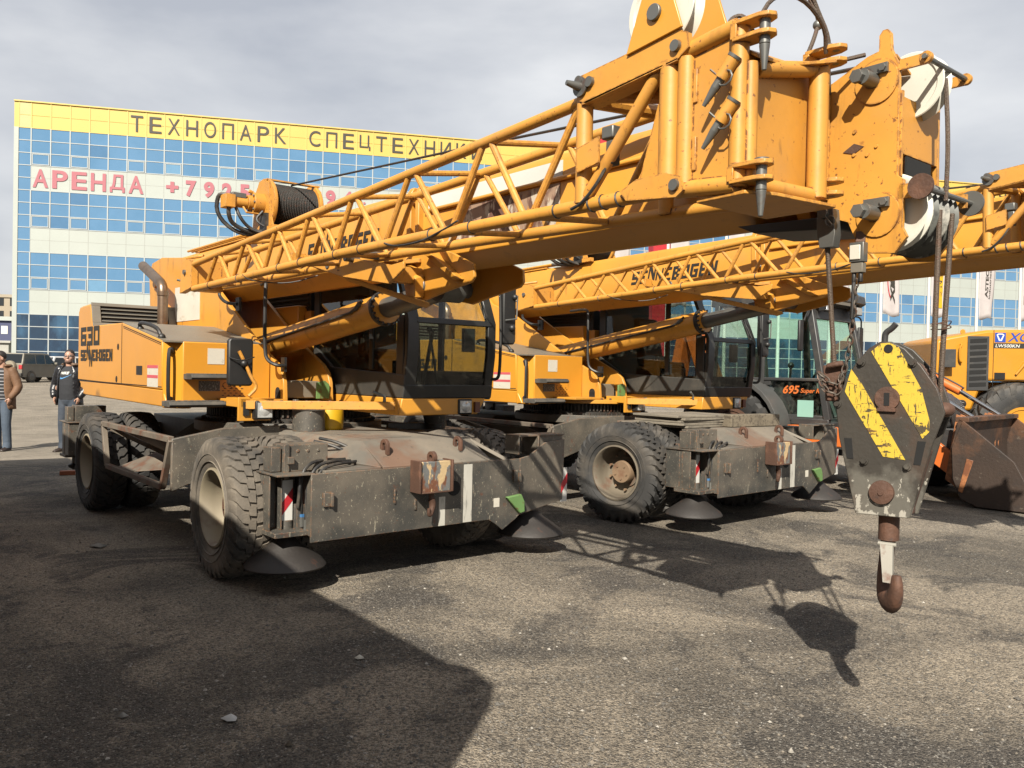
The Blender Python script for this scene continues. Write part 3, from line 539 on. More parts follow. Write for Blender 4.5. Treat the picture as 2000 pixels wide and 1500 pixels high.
    for y0, y1, z in ((.28, .66, 1.475), (.09, .60, 1.225)):
        h = MB(); h.prism([(-1.66, z), (-1.44, z), (-1.42, z+.02), (-1.44, z+.05), (-1.66, z+.05)], 'y', y0, y1)
        for i in range(9): h.box((-1.44+.0, y0+(i+.2)*(y1-y0)/9, z+.05), (-1.62, y0+(i+.75)*(y1-y0)/9, z+.056))
        P('step', h, MATS.get('stepm') or mat('stepm', (.07, .07, .065), .6, layers=[(DUST, 4, .45, .3, I3, .5)]), house, bevel=.008)
    q = MB(); q.tube(smooth([(-4.45, .92, 2.0), (-4.45, .92, 2.52), (-4.50, .92, 2.60), (-4.60, .92, 2.65), (-5.30, .92, 2.90)], 3), .062, 16, caps=False); q.tube(smooth([(-4.45, .92, 2.0), (-4.45, .92, 2.52), (-4.50, .92, 2.60), (-4.60, .92, 2.65), (-5.30, .92, 2.90)], 3), .056, 16); q.lathe([(0, .07), (.05, .07)], (-4.45, .92, 2.46), (0, 0, 1), 20); P('exhaust_pipe', q, BRZ)
    # ---- handrails
    q = MB(); q.tube(smooth([(-1.9, 1.12, 2.44), (-1.45, .98, 2.44), (-1.40, .95, 2.36), (-1.40, .95, 1.75), (-1.36, .97, 1.66), (-1.27, 1.02, 1.62), (-1.27, 1.1, 1.62)]), .018, 8); q.box((-1.36, 1.10, 1.56), (-1.28, 1.125, 1.70)); P('handrail', q, BLK); q = MB(); q.tube(smooth([(-2.75, 1.0, 2.42), (-2.75, 1.0, 2.36), (-2.6, 1.02, 2.28), (-2.5, 1.1, 2.27)]), .018, 8); q.box((-2.54, 1.10, 2.2), (-2.44, 1.125, 2.34)); P('handrail', q, BLK)
    # ---- cab base, arm and lamps
    cabmap = lambda p: V((p.x+.28, 1.72+(p.y-1.9)*.955, p.z))
    F.xf = cabmap
    q = MB(); q.loft([[(-2.0, 1.89, 1.19), (-.42, 1.86, 1.19), (-.42, 2.78, 1.19), (-2.0, 2.85, 1.19)], [(-2.0, 1.89, 1.345), (-.42, 1.89, 1.345), (-.42, 2.88, 1.345), (-2.0, 2.88, 1.345)]])
    cb = P('cab_base', q, YELC, bevel=.008)
    F.xf = None
    q = MB(); q.bar((-.95, .60, 1.265), (-.22, 1.72, 1.275), .05, .075); q.cyl((-.80, 1.0, 1.28), (-.80, 1.0, 1.315), .03, n=6, k=1); q.tube([(-.26, 1.60, 1.31), (-.26, 1.60, 1.36), (-.26, 1.48, 1.40)], .016, 8, k=1); q.box((-.23, 1.68, 1.20), (-.15, 1.735, 1.33)); P('link_arm', q, [YELW, STL], bevel=.004)
    def lampbox(x, y, z, w, h, par):
        q = MB(); q.box((x-.1, y-w/2, z-h/2), (x, y+w/2, z+h/2)); b = P('headlamp', q, BLK, par, bevel=.012)
        q = MB(); q.box((x, y-w/2+.016, z-h/2+.016), (x+.006, y+w/2-.016, z+h/2-.016)); q.lathe([(0, w*.33), (.006, w*.26), (.010, .001)], (x+.005, y, z), (1, 0, 0), 16); P('lens', q, LAMP, b)
    q = MB(); q.prism([(.53, 1.33), (.53, 1.12), (.83, 1.12), (.83, 1.30), (.64, 1.33)], 'x', -.98, -.95); q.box((-1.3, .55, 1.24), (-.95, .64, 1.32)); lb = P('lamp_bracket', q, YELC, bevel=.004)
    lampbox(-.86, .735, 1.22, .165, .165, lb)
    q = MB(); q.box((-.95, .57, 1.17), (-.93, .62, 1.29)); P('marker_lamp', q, BLK, lb)
    F.xf = cabmap; lampbox(-.405, 2.62, 1.265, .17, .145, cb)
    q = MB(); q.box((-.42, 2.73, 1.21), (-.39, 2.79, 1.31)); P('marker_lamp', q, BROWNL, cb); F.xf = None
    # ---- mirrors
    q = MB(); q.prism([(.455, 1.45), (.475, 1.43), (.66, 1.43), (.68, 1.45), (.68, 1.83), (.66, 1.855), (.475, 1.855), (.455, 1.83)], 'x', -1.06, -1.0); mi = P('mirror', q, BLK, bevel=.014)
    q = MB(); q.tube(smooth([(-.95, .62, 1.34), (-.94, .70, 1.42), (-.95, .645, 1.5), (-.97, .60, 1.62), (-.98, .54, 1.74)]), .016, 8); q.sphere((-.975, .585, 1.63), .035, 8, k=1); q.tube(smooth([(-.99, .455, 1.68), (-.95, .55, 1.65), (-.98, .68, 1.69)]), .006, 6, k=1); P('mirror_bracket', q, [YELW, BLK], mi)
    F.xf = cabmap
    q = MB(); q.prism([(2.985, 1.90), (3.005, 1.87), (3.13, 1.87), (3.15, 1.90), (3.15, 2.47), (3.13, 2.50), (3.0, 2.50), (2.985, 2.47)], 'x', -.36, -.29); mi = P('mirror', q, BLK, bevel=.014)
    q = MB(); q.tube(smooth([(-.36, 2.92, 2.55), (-.30, 2.94, 2.45), (-.29, 2.955, 2.0), (-.29, 2.95, 1.6), (-.30, 2.93, 1.53), (-.36, 2.90, 1.53)]), .016, 8); q.tube([(-.28, 3.0, 2.1), (-.26, 3.13, 2.12), (-.26, 3.14, 2.34), (-.28, 3.12, 2.34)], .01, 6, k=1); q.sphere((-.28, 3.12, 2.33), .03, 8); q.sphere((-.28, 3.09, 2.03), .035, 8); P('mirror_bracket', q, [BLK, STL], mi)
    # ---- cab
    q = MB()
    sd_ = [(-2.2, 1.35), (-.42, 1.35), (-.36, 1.75), (-.36, 2.06), (-.62, 2.66), (-.72, 2.72), (-2.2, 2.72)]
    q.prism([(-2.2, 1.35), (-.42, 1.35), (-.39, 1.56), (-1.78, 1.62), (-2.2, 1.85)], 'y', 1.895, 1.935, 1)          # lower side panel
    fx = lambda z: -.42+(z-1.35)*.15 if z < 1.75 else (-.36 if z <= 2.06 else -.36-(z-2.06)*.433)
    def post(y0, y1, z0, z1, k=0, d=.05):
        zs = [z0]+[z for z in (1.75, 2.06) if z0 < z < z1]+[z1]
        q.loft([[(fx(z)-d, y0, z), (fx(z), y0, z), (fx(z), y1, z), (fx(z)-d, y1, z)] for z in zs], k)
    post(1.90, 2.03, 1.345, 2.66); post(2.85, 2.95, 1.345, 2.66); q.loft([[(fx(z)-.05, 1.9+0, z), (fx(z)+.004, 1.9, z), (fx(z)+.004, 2.95, z), (fx(z)-.05, 2.95, z)] for z in (1.345, 1.47)]); q.loft([[(fx(z)-.05, 2.0, z), (fx(z)+.006, 2.0, z), (fx(z)+.006, 2.9, z), (fx(z)-.05, 2.9, z)] for z in (2.03, 2.085)])
    q.loft([[(fx(z)-.05, 1.9, z), (fx(z)+.004, 1.9, z), (fx(z)+.004, 2.95, z), (fx(z)-.05, 2.95, z)] for z in (2.58, 2.66)])
    q.box((-2.2, 1.9, 2.66), (-.62, 2.95, 2.72)); q.box((-2.2, 1.9, 1.33), (-.43, 2.95, 1.36)); q.box((-2.22, 1.9, 1.35), (-2.18, 2.95, 2.7)); q.box((-2.2, 2.91, 1.35), (-.45, 2.95, 1.60)); q.box((-1.3, 2.91, 1.6), (-1.22, 2.95, 2.7))
    q.box((-1.05, 1.9, 1.6), (-.98, 1.93, 2.7)); q.box((-2.2, 1.9, 2.6), (-.65, 1.93, 2.68)); q.box((-2.2, 1.9, 1.85), (-2.1, 1.93, 2.7)); q.box((-.55, 1.9, 1.4), (-.43, 1.93, 2.1))
    cab = P('cab', q, [CABK, CABG], bevel=.008)
    def pane(vs, m_=GLS, name='window', th=(.006, 0, 0)):
        q = MB(); q.loft([[tuple(p) for p in vs], [tuple(V(p)-V(th)) for p in vs]]); return P(name, q, m_, cab)
    pane([(fx(1.47)-.02, 2.02, 1.47), (fx(1.47)-.02, 2.86, 1.47), (fx(1.75)-.02, 2.86, 1.75), (fx(2.04)-.02, 2.86, 2.04), (fx(2.04)-.02, 2.02, 2.04), (fx(1.75)-.02, 2.02, 1.75)], GLD, 'windscreen')
    pane([(fx(2.08)-.02, 2.02, 2.08), (fx(2.08)-.02, 2.86, 2.08), (fx(2.6)-.02, 2.86, 2.6), (fx(2.6)-.02, 2.02, 2.6)], GLS, 'windscreen')
    pane([(-2.12, 1.915, 1.80), (-1.78, 1.915, 1.60), (-.50, 1.915, 1.555), (-.50, 1.915, 2.1), (-.70, 1.915, 2.62), (-2.12, 1.915, 2.62)], GLD, 'side_window', (0, -.006, 0))
    pane([(-2.12, 2.93, 1.60), (-.45, 2.93, 1.60), (-.42, 2.93, 2.1), (-.66, 2.93, 2.62), (-2.12, 2.93, 2.62)], GLS, 'side_window', (0, .006, 0))
    q = MB(); q.box((-1.75, 2.15, 1.36), (-1.25, 2.65, 1.72)); q.prism([(-1.75, 1.72), (-1.6, 1.72), (-1.75, 2.38), (-1.85, 2.38)], 'y', 2.18, 2.62); q.prism([(-1.72, 1.72), (-1.25, 1.70), (-1.25, 1.78), (-1.72, 1.80)], 'y', 2.18, 2.62); P('operator_seat', q, BLK, cab, bevel=.03)
    q = MB(); q.tube([(-.62, 2.2, 1.4), (-.66, 2.2, 1.9)], .035, 8); q.box((-.62, 2.72, 1.79), (-.58, 2.86, 2.02)); q.tube([(-.62, 2.25, 1.42), (-.5, 2.28, 1.98)], .02, 6); q.tube([(-.7, 2.5, 1.4), (-.8, 2.45, 2.0)], .014, 6); q.sphere((-.8, 2.45, 2.0), .03, 6); P('control_column', q, MATS.get('consl') or mat('consl', (.06, .065, .065), .5), cab)
    q = MB(); q.tube([(fx(2.6)+.02, 2.79, 2.58), (fx(2.1)+.025, 2.84, 2.10)], .006, 6); q.tube([(fx(2.6)+.02, 2.74, 2.58), (fx(2.1)+.025, 2.80, 2.10)], .005, 6); P('wiper', q, BLK, cab)
    F.xf = None
    # ---- lift cylinder
    q = MB(); ca = V((-2.75, 1.38, 1.775)); cbp = V((.13, 1.38, 2.125)); cd = (cbp-ca).normalized()
    q.cyl(ca+cd*.1, cbp, .132, n=32); q.lathe([(0, .134), (.02, .150), (.05, .150), (.06, .134)], cbp-cd*.08, cd, 32, k=1)
    for i in range(16):
        b1, b2, _ = basis(cd); a = i*math.pi/8; c = cbp-cd*.02+(b1*math.cos(a)+b2*math.sin(a))*.140; q.cyl(c, c+cd*.03, .012, n=6, k=1)
    q.cyl((ca.x, 1.26, ca.z), (ca.x, 1.50, ca.z), .12)
    lc = P('lift_cylinder', q, [YEL, BLK], org=(-2.75, 1.38, 1.775))
    q = MB(); q.cyl(cbp-cd*.02, cbp+cd*.9, .085, n=24); q.cyl((cbp+cd*.9)-V((0, .10, 0)), (cbp+cd*.9)+V((0, .10, 0)), .11, n=20); P('rod', q, STL, lc)
    q = MB(); q.tube([V((-2.5, 1.24, 1.81)), V((-1.5, 1.237, 1.935)), V((-.25, 1.237, 2.09)), V((-.15, 1.24, 2.13)), V((-.1, 1.27, 2.19))], .013, 8); q.cyl((-.17, 1.245, 2.12), (-.11, 1.245, 2.16), .022, n=6, k=1); P('hydraulic_line', q, [HOSE, STL], lc)
    # ---- boom
    def sect(hw, zt, zs, zb, hb): return [(YC-hw+.03, zt), (YC+hw-.03, zt), (YC+hw, zt-.05), (YC+hw, zs), (YC+hb, zb), (YC-hb, zb), (YC-hw, zs), (YC-hw, zt-.05)]
    q = MB(); q.prism(sect(.185, 2.985, 2.47, 2.345, .03), 'x', -5.55, .78); q.prism(sect(.21, 3.005, 2.49, 2.32, .13), 'x', .74, .80); q.prism(sect(.21, 3.005, 2.49, 2.32, .13), 'x', .86, .91)
    for z, y in ((2.9, 1.172), (2.62, 1.172), (2.40, 1.22)): q.cyl((.80, y, z), (.87, y, z), .016, n=8, k=1)
    lugp = [(.74, 2.50), (.74, 2.31), (.86, 2.155), (1.05, 2.12), (1.30, 2.165), (1.62, 2.215), (1.66, 2.25), (1.65, 2.34), (1.40, 2.44), (1.2, 2.5)]
    for y in (1.145, 1.585): q.prism(lugp, 'y', y, y+.025)
    q.loft([[(.80, 1.145, 2.48), (1.05, 1.145, 2.30), (1.05, 1.145, 2.14), (.86, 1.145, 2.15)], [(.80, 1.09, 2.40), (1.05, 1.06, 2.28), (1.05, 1.06, 2.135), (.88, 1.09, 2.16)]]); q.box((.78, 1.17, 2.18), (.80, 1.585, 2.5)); q.loft([[(1.12, 1.15, 2.46), (1.20, 1.15, 2.46), (1.55, 1.15, 2.24), (1.47, 1.15, 2.24)], [(1.12, 1.07, 2.46), (1.20, 1.07, 2.46), (1.55, 1.10, 2.24), (1.47, 1.10, 2.24)]]); q.cyl((1.0, 1.13, 2.23), (1.0, 1.62, 2.23), .06, n=18, k=1)
    q.box((-4.05, 1.2, 2.984), (-2.6, 1.55, 3.0))
    for y in (1.20, 1.25, 1.30): q.tube([(-4.4, y, 3.03), (-2.5, y, 3.03)], .016, 6)
    boom = P('boom', q, [YEL, STL], bevel=.008, org=PIV)
    q = MB(); logo(q, (-1.02, 1.1915, 2.60), (1, 0, 0), (0, 0, 1), 1.30, .155, .003, 0, .25); P('lettering', q, TXT, boom)
    q = MB(); q.prism(sect(.165, 2.965, 2.445, 2.345, .02), 'x', .80, 4.18); q.tube([(.95, 1.20, 2.80), (3.16, 1.20, 2.80)], .016, 8); q.prism(sect(.18, 2.985, 2.45, 2.32, .11), 'x', 4.05, 4.12); 
    q.prism([(3.75, 2.345), (4.3, 2.33), (4.28, 2.27), (3.85, 2.30)], 'y', 1.2, 1.56, 1)
    P('telescopic_section', q, [YELC, BLK], boom, bevel=.008)
    q = MB(); q.box((.98, 1.2115, 2.815), (2.46, 1.2145, 2.915)); P('white_panel', q, WHP, boom)
    q = MB(); q.prism([(1.30, 2.62), (1.22, 2.52), (2.40, 2.52), (2.44, 2.60), (2.44, 2.78), (1.40, 2.775)], 'y', 1.2115, 1.2145); P('torn_sticker', q, TRN, boom)
    # ---- winch
    q = MB()
    for y in (1.20, 1.70): q.lathe([(0, .265), (.02, .27), (.04, .265), (.04, .0005), (0, .0005)], (-2.02, y-.02, 3.27), (0, 1, 0), 40)
    for y in (1.17, 1.73): q.prism([(-2.26, 2.97), (-1.74, 2.97), (-1.82, 3.17), (-1.86, 3.46), (-1.98, 3.53), (-2.10, 3.51), (-2.21, 3.35)], 'y', y-.012, y+.012)
    q.bar((-1.95, 1.17, 3.52), (-1.92, 1.74, 3.52), .05, .015); q.bar((-2.28, 1.17, 3.0), (-1.68, 1.17, 3.0), .06, .05)
    wn = P('winch', q, YELW, bevel=.003, org=PIV)
    q = MB(); prof = []
    for i in range(26):
        t = i/26*.47; prof += [(t, .215), (t+.009, .231), (t+.017, .216)]
    q.lathe(prof, (-2.02, 1.22, 3.27), (0, 1, 0), 40); P('rope_drum', q, ROPE, wn)
    q = MB(); q.cyl((-2.02, 1.12, 3.30), (-2.02, .95, 3.30), .11, n=20); q.cyl((-2.02, .95, 3.30), (-2.02, .90, 3.30), .075, n=16); q.cyl((-2.02, .90, 3.29), (-2.02, .72, 3.29), .055, n=12); q.box((-2.10, .66, 3.22), (-1.95, .76, 3.35)); q.cyl((-2.02, .97, 3.40), (-2.02, .92, 3.42), .02, n=8); q.tube([(-1.92, 1.1, 3.18), (-1.92, .86, 3.18), (-1.96, .84, 3.24)], .012, 6); q.box((-2.08, .74, 3.33), (-1.98, .88, 3.38), 1)
    for i in range(8):
        a = i*math.pi/4; q.cyl((-2.02+.095*math.cos(a), .955, 3.30+.095*math.sin(a)), (-2.02+.095*math.cos(a), .935, 3.30+.095*math.sin(a)), .012, n=6, k=1)
    q.map(lambda p: p+V((0, .10, -.03)) if p.y < 1.0 else p+V((0, .06, -.03))); P('hydraulic_motor', q, [YELW, STL], wn, bevel=.004)
    q = MB()
    for pts, r in (([(-2.05, .70, 3.34), (-2.12, .62, 3.36), (-2.16, .62, 3.15), (-2.10, .80, 2.98), (-2.0, 1.0, 2.97)], .022), ([(-2.0, .70, 3.24), (-2.0, .68, 3.16), (-2.06, .75, 3.05), (-2.0, .95, 2.98), (-1.9, 1.1, 3.0)], .022), ([(-2.0, .76, 3.22), (-1.96, .80, 3.1), (-1.98, .9, 3.02), (-1.9, 1.02, 2.98)], .018), ([(-1.9, 1.0, 3.2), (-1.92, .92, 3.1), (-1.84, 1.05, 3.02)], .014), ([(-2.5, 1.1, 3.05), (-2.2, 1.0, 3.0), (-1.9, 1.05, 3.0)], .02)): q.tube(smooth(pts), r, 8)
    q.box((-1.98, 1.0, 2.99), (-1.84, 1.10, 3.18)); q.map(lambda p: p+V((0, .12, -.02))); P('hydraulic_hose', q, HOSE, wn)
    q = MB(); q.tube([(-1.96, 1.45, 3.50), (1.0, 1.42, 3.29), (4.3, 1.38, 3.03)], .0095, 6); P('winch_rope', q, ROPE, wn)
    # ---- stowing bracket of the lattice jib
    q = MB(); q.prism([(-.43, 2.57), (-.38, 2.49), (.28, 2.33), (1.0, 2.225), (1.19, 2.32), (1.19, 2.37), (1.02, 2.36), (.6, 2.44), (-.25, 2.55)], 'y', .87, .89); q.loft([[(.28, .88, 2.33), (.36, .88, 2.33), (1.16, 1.1, 2.10), (1.08, 1.1, 2.08)], [(.28, .92, 2.30), (.36, .92, 2.30), (1.16, 1.14, 2.08), (1.08, 1.14, 2.06)]]); q.box((-.43, .76, 2.49), (-.41, .89, 2.58)); q.bar((.2, .89, 2.40), (1.0, 1.15, 2.42), .06, .03); q.box((.95, .88, 2.24), (1.02, 1.15, 2.36))
    for x in (-.14, .03): q.cyl((x, .875, 2.495-.28*(x+.14)), (x, .862, 2.495-.28*(x+.14)), .034, n=14, k=1)
    for x in (.45, .72): q.cyl((x, .80, 2.46), (x, .95, 2.46), .03, n=10, k=1)
    P('jib_bracket', q, [YELW, STL], bevel=.003, org=PIV)
    # ---- lattice jib
    NT = lambda x: V((x, .5, 2.60+(x+2.05)*.0545)); NB = lambda x: V((x, .5, 2.365+.035*min(1, (x+2.05)/2.5)+.01*math.sin(x)))
    fy = lambda x: .80+(x+2.05)*.060
    FT = lambda x: V((x, fy(x), NT(x).z+.075+.006*x)); FB = lambda x: V((x, fy(x), NB(x).z+.05))
    xt = [-1.42, -.77, -.12, .48, 1.14, 1.87, 2.62, 3.38]; xb = [-1.75, -1.08, -.40, .20, .84, 1.53, 2.27, 2.98]
    q = MB()
    q.tube([NT(-2.05), NT(3.38)], .030, 12); q.tube([FT(-2.05), FT(3.38)], .030, 12); q.tube([NB(-2.05)]+[NB(x) for x in (-1, 0, 1, 2, 3)]+[NB(3.86)], .034, 12); q.tube([FB(-2.05)]+[FB(x) for x in (-1, 0, 1, 2, 3)]+[FB(3.86)], .034, 12)
    for i in range(8):
        for T_, B_ in ((NT, NB), (FT, FB)):
            q.tube([B_(xb[i]+.03), T_(xt[i]-.03)], .019, 10)
            if i < 7: q.tube([T_(xt[i]+.03), B_(xb[i+1]-.03)], .019, 10)
        q.tube([NT(xt[i]), FT(xt[i])], .018, 10); q.tube([NB(xb[i]), FB(xb[i])], .018, 10)
    q.prism([(-2.40, 2.33), (-2.05, 2.37), (-2.05, 2.63), (-2.20, 2.66), (-2.36, 2.62)], 'y', .47, .53); q.prism([(-2.40, 2.38), (-2.05, 2.42), (-2.05, 2.68), (-2.20, 2.70), (-2.36, 2.66)], 'y', .77, .83); q.box((-2.3, .5, 2.35), (-2.1, .8, 2.45)); q.box((-2.12, .53, 2.4), (-2.06, .78, 2.64))
    q.cyl((-2.24, .45, 2.53), (-2.24, .86, 2.55), .025, n=10, k=1); q.cyl((-2.42, .5, 2.46), (-2.47, .47, 2.47), .012, n=6, k=1); q.tube([(-2.3, .5, 2.68), (-2.15, .62, 2.70)], .016, 8)
    # large end of the jib
    q.tube([(3.38, .5, 2.41), (3.38, .5, 2.90)], .040, 14); q.tube([(3.90, .5, 2.40), (3.90, .5, 2.93)], .047, 14); q.tube([(3.41, .5, 2.44), (3.86, .5, 2.94)], .030, 12); q.tube([(3.38, 1.1, 2.44), (3.38, 1.1, 2.98)], .040, 12); q.tube([(3.90, 1.1, 2.44), (3.90, 1.1, 2.98)], .045, 12); q.tube([(3.41, 1.1, 2.98), (3.86, 1.1, 2.50)], .028, 10)
    q.tube([(3.38, .5, 2.90), (3.38, 1.1, 2.96)], .035, 10); q.tube([(3.42, .55, 2.92), (3.88, 1.1, 2.92)], .03, 10); q.tube([(3.90, .5, 2.42), (3.90, 1.1, 2.45)], .035, 10)
    for y in (.455, 1.11): q.prism([(3.37, 3.0), (3.97, 3.045), (4.02, 3.02), (4.03, 2.955), (3.97, 2.92), (3.43, 2.865), (3.37, 2.89)], 'y', y, y+.03)
    q.prism([(3.40, 2.862), (3.97, 2.915), (3.97, 2.925), (3.40, 2.872)], 'y', .455, .56); q.prism([(3.5, 2.95), (3.95, 2.98), (3.95, 2.995), (3.5, 2.965)], 'y', .49, 1.12)
    q.prism([(3.66, 2.42), (3.84, 2.42), (3.86, 2.80), (3.80, 2.86)], 'y', .56, .585)
    q.prism([(3.70, 2.37), (3.98, 2.345), (4.02, 2.37), (4.0, 2.43), (3.92, 2.455), (3.76, 2.455), (3.66, 2.415)], 'y', .452, .47)
    q.tube([(3.45, .9, 3.03), (3.62, .9, 3.045)], .045, 16, caps=False); q.tube([(3.45, .9, 3.03), (3.62, .9, 3.045)], .038, 16, caps=False)
    q.prism([(3.385, 2.66), (3.53, 2.69), (3.53, 2.57), (3.385, 2.545)], 'y', .445, .455)
    for x, z in ((3.39, 2.975), (3.46, 2.955), (3.965, 2.975), (3.975, 2.395)): q.cyl((x, .455, z), (x, .437, z), .024, n=16, k=1)
    q.cyl((3.40, .455, 2.945), (3.38, .375, 2.955), .024, .012, 12, 1); q.cyl((3.40, .45, 2.945), (3.40, .44, 2.945), .045, n=16, k=1)
    jib = P('lattice_jib', q, [YELW, STL], bevel=0, org=PIV)
    q = MB(); q.box((3.52, .50, 2.60), (3.57, .55, 2.68), 0); q.box((3.50, .49, 2.685), (3.575, .56, 2.745), 0); q.box((3.51, .49, 2.565), (3.57, .55, 2.605), 1); P('control_box', q, [STL, BLK], jib, bevel=.008)
    for x in (-1.6, -.9, -.05, .33, .9, 1.25, 2.1, 2.5, 3.2, 3.44, 3.52, 3.62): q = MB(); q.lathe([(-.005, .0365), (0, .0395), (.005, .0365)], NB(x), (1, .04*(x > 3.3), .02+.2*(x > 3.3)), 14); P('cable_tie', q, HOSE, jib)
    for pts, r_ in (([(3.54, .49, 2.56), (3.50, .47, 2.48), (3.42, .455, 2.40), (3.35, .45, 2.38)], .008), ([(1.6, .47, 2.41), (1.75, .46, 2.37), (2.05, .46, 2.37), (2.28, .47, 2.42), (2.4, .47, 2.45)], .006), ([(-.75, .47, 2.39), (-.6, .47, 2.33), (-.35, .7, 2.30), (-.2, .9, 2.38)], .005)): q = MB(); q.tube(smooth(pts), r_, 6); P('signal_cable', q, HOSE, jib)
    # jib base: two hinged side plates, end plate, lugs
    q = MB(); q.tube([(3.99, .5, 2.40), (3.99, .5, 2.93)], .040, 14); q.tube([(4.25, .5, 2.35), (4.25, .5, 2.98)], .036, 14); q.tube([(3.99, .5, 2.955), (4.24, .5, 2.985)], .036, 14); q.tube([(3.95, .5, 2.385), (4.25, .5, 2.36)], .036, 14); q.box((3.99, .495, 2.36), (4.25, .507, 2.98))
    for z in (2.80, 2.52): q.box((4.03, .487, z-.07), (4.05, .497, z+.07))
    q.box((4.245, .5, 2.35), (4.262, .98, 2.90)); q.loft([[(4.26, .52, 2.90), (4.26, .96, 2.93), (4.40, .96, 2.93), (4.30, .75, 2.89), (4.32, .52, 2.86)], [(4.26, .52, 2.885), (4.26, .96, 2.915), (4.40, .96, 2.915), (4.30, .75, 2.875), (4.32, .52, 2.845)]]); q.loft([[(4.05, .5, 2.33), (4.05, 1.0, 2.33), (4.40, .98, 2.33), (4.36, .6, 2.33), (4.30, .48, 2.33)], [(4.05, .5, 2.315), (4.05, 1.0, 2.315), (4.40, .98, 2.315), (4.36, .6, 2.315), (4.30, .48, 2.315)]])
    q.tube([(4.28, .53, 2.37), (4.28, .53, 2.84)], .03, 12); q.tube([(4.32, .96, 2.36), (4.32, .96, 2.92)], .042, 14); q.tube([(4.27, .58, 2.83), (4.31, .96, 2.91)], .034, 12); q.tube([(4.27, .55, 2.37), (4.31, .96, 2.37)], .034, 12)
    def lugs(y, zs, hole):
        for z in zs:
            q.prism([(4.24, y-.045), (4.36, y-.045), (4.395, y-.03), (4.41, y), (4.395, y+.03), (4.36, y+.045), (4.24, y+.045)], 'z', z-.009, z+.009)
            if not hole: q.cyl((4.36, y, z-.0095), (4.36, y, z+.0095), .017, n=12, k=1)
        q.box((4.23, y-.045, min(zs)), (4.26, y+.045, max(zs)))
    def pin(x, y, z0, z1): q.cyl((x, y, z0), (x, y, z1), .021, n=14, k=1); q.cyl((x, y, z1), (x, y, z1-.10), .021, .009, 12, 1); q.cyl((x, y, z0), (x, y, z0+.014), .03, n=14, k=1)
    lugs(.50, (2.985, 2.92), True); lugs(.50, (2.425, 2.365), True); pin(4.36, .50, 2.985, 2.88); pin(4.36, .50, 2.43, 2.32)
    lugs(1.02, (3.0, 2.945), False); lugs(1.02, (2.44, 2.385), False)
    jb = P('jib_base', q, [YELW, STL], bevel=.003, org=PIV)
    for z in (2.80, 2.63):
        h = MB(); a, b = V((4.255, .452, z+.045)), V((4.205, .44, z-.025)); d = (b-a).normalized(); h.cyl(a, b, .027, n=14); h.cyl(a-d*.012, a, .029, n=14, k=1); h.cyl(b, b+d*.04, .018, n=12, k=1); h.cyl(b+d*.04, b+d*.12, .018, .008, 12, 1)
        ring = [(4.23+.035*math.cos(t*.7), .43, z-.03+.03*math.sin(t*.7)) for t in range(14)]; h.tube(ring, .004, 6, k=1); h.tube([b, (4.16, .43, z+.02)], .004, 5, k=1); P('locking_pin', h, [YELW, STL], jb)
    for pts in ([(4.32, .52, 3.0), (4.34, .58, 3.10), (4.36, .75, 3.14), (4.36, .93, 3.07), (4.33, .99, 2.98)], [(4.15, .55, 3.0), (4.12, .60, 3.08), (4.16, .64, 3.10), (4.22, .62, 3.01)]): h = MB(); h.tube(smooth(pts), .009, 7); P('cable_loop', h, ROPB, jb)
    q = MB(); q.prism([(3.69, 3.01), (3.83, 3.37), (3.885, 3.37), (4.0, 3.045)], 'y', .442, .455); q.prism([(3.69, 3.01), (3.83, 3.37), (3.885, 3.37), (4.0, 3.045)], 'y', .80, .815); q.cyl((3.855, .442, 3.145), (3.855, .425, 3.145), .036, n=18, k=1); q.bar((3.83, .44, 3.06), (3.83, .44, 3.02), .004, .01)
    sb = P('sheave_bracket', q, [YELC, STL], bevel=.003, org=PIV)
    def sheave(c, r, y, parent, w=.05, m_=WHT):
        h = MB(); h.lathe([(w*.1, .0005), (w*.1, r-.035), (0, r-.028), (0, r-.004), (w*.05, r), (w*.35, r-.03), (w*.65, r-.03), (w*.95, r), (w, r-.004), (w, r-.028), (w*.9, r-.035), (w*.9, .0005)], (c[0], y, c[1]), (0, 1, 0), 48); P('sheave', h, m_, parent)
    sheave((3.862, 3.165), .182, .465, sb, .075)
    # ---- boom head
    hp = [(4.20, 2.90), (4.27, 2.93), (4.41, 2.995), (4.46, 3.005), (4.46, 3.07), (4.475, 3.09), (4.495, 3.09), (4.51, 3.07), (4.515, 3.0), (4.55, 2.925), (4.555, 2.46), (4.58, 2.44), (4.58, 2.24), (4.60, 2.20), (4.55, 2.135), (4.44, 2.145), (4.38, 2.20), (4.34, 2.29), (4.22, 2.335), (4.20, 2.40)]
    q = MB(); q.prism(hp, 'y', 1.19, 1.21); q.prism(hp, 'y', 1.56, 1.58); q.box((4.53, 1.21, 2.56), (4.552, 1.56, 2.80)); q.box((4.17, 1.19, 2.36), (4.20, 1.58, 2.93)); q.box((4.20, 1.21, 2.40), (4.22, 1.56, 2.9)); q.tube([(4.235, 1.175, 2.40), (4.235, 1.175, 2.86)], .014, 8); q.prism([(4.50, 2.82), (4.56, 2.82), (4.56, 2.46), (4.50, 2.46)], 'y', 1.205, 1.222); q.loft([[(4.43, 1.21, 2.99), (4.53, 1.21, 2.98), (4.53, 1.34, 2.93), (4.40, 1.34, 2.95)], [(4.43, 1.21, 2.98), (4.53, 1.21, 2.97), (4.53, 1.34, 2.92), (4.40, 1.34, 2.94)]])
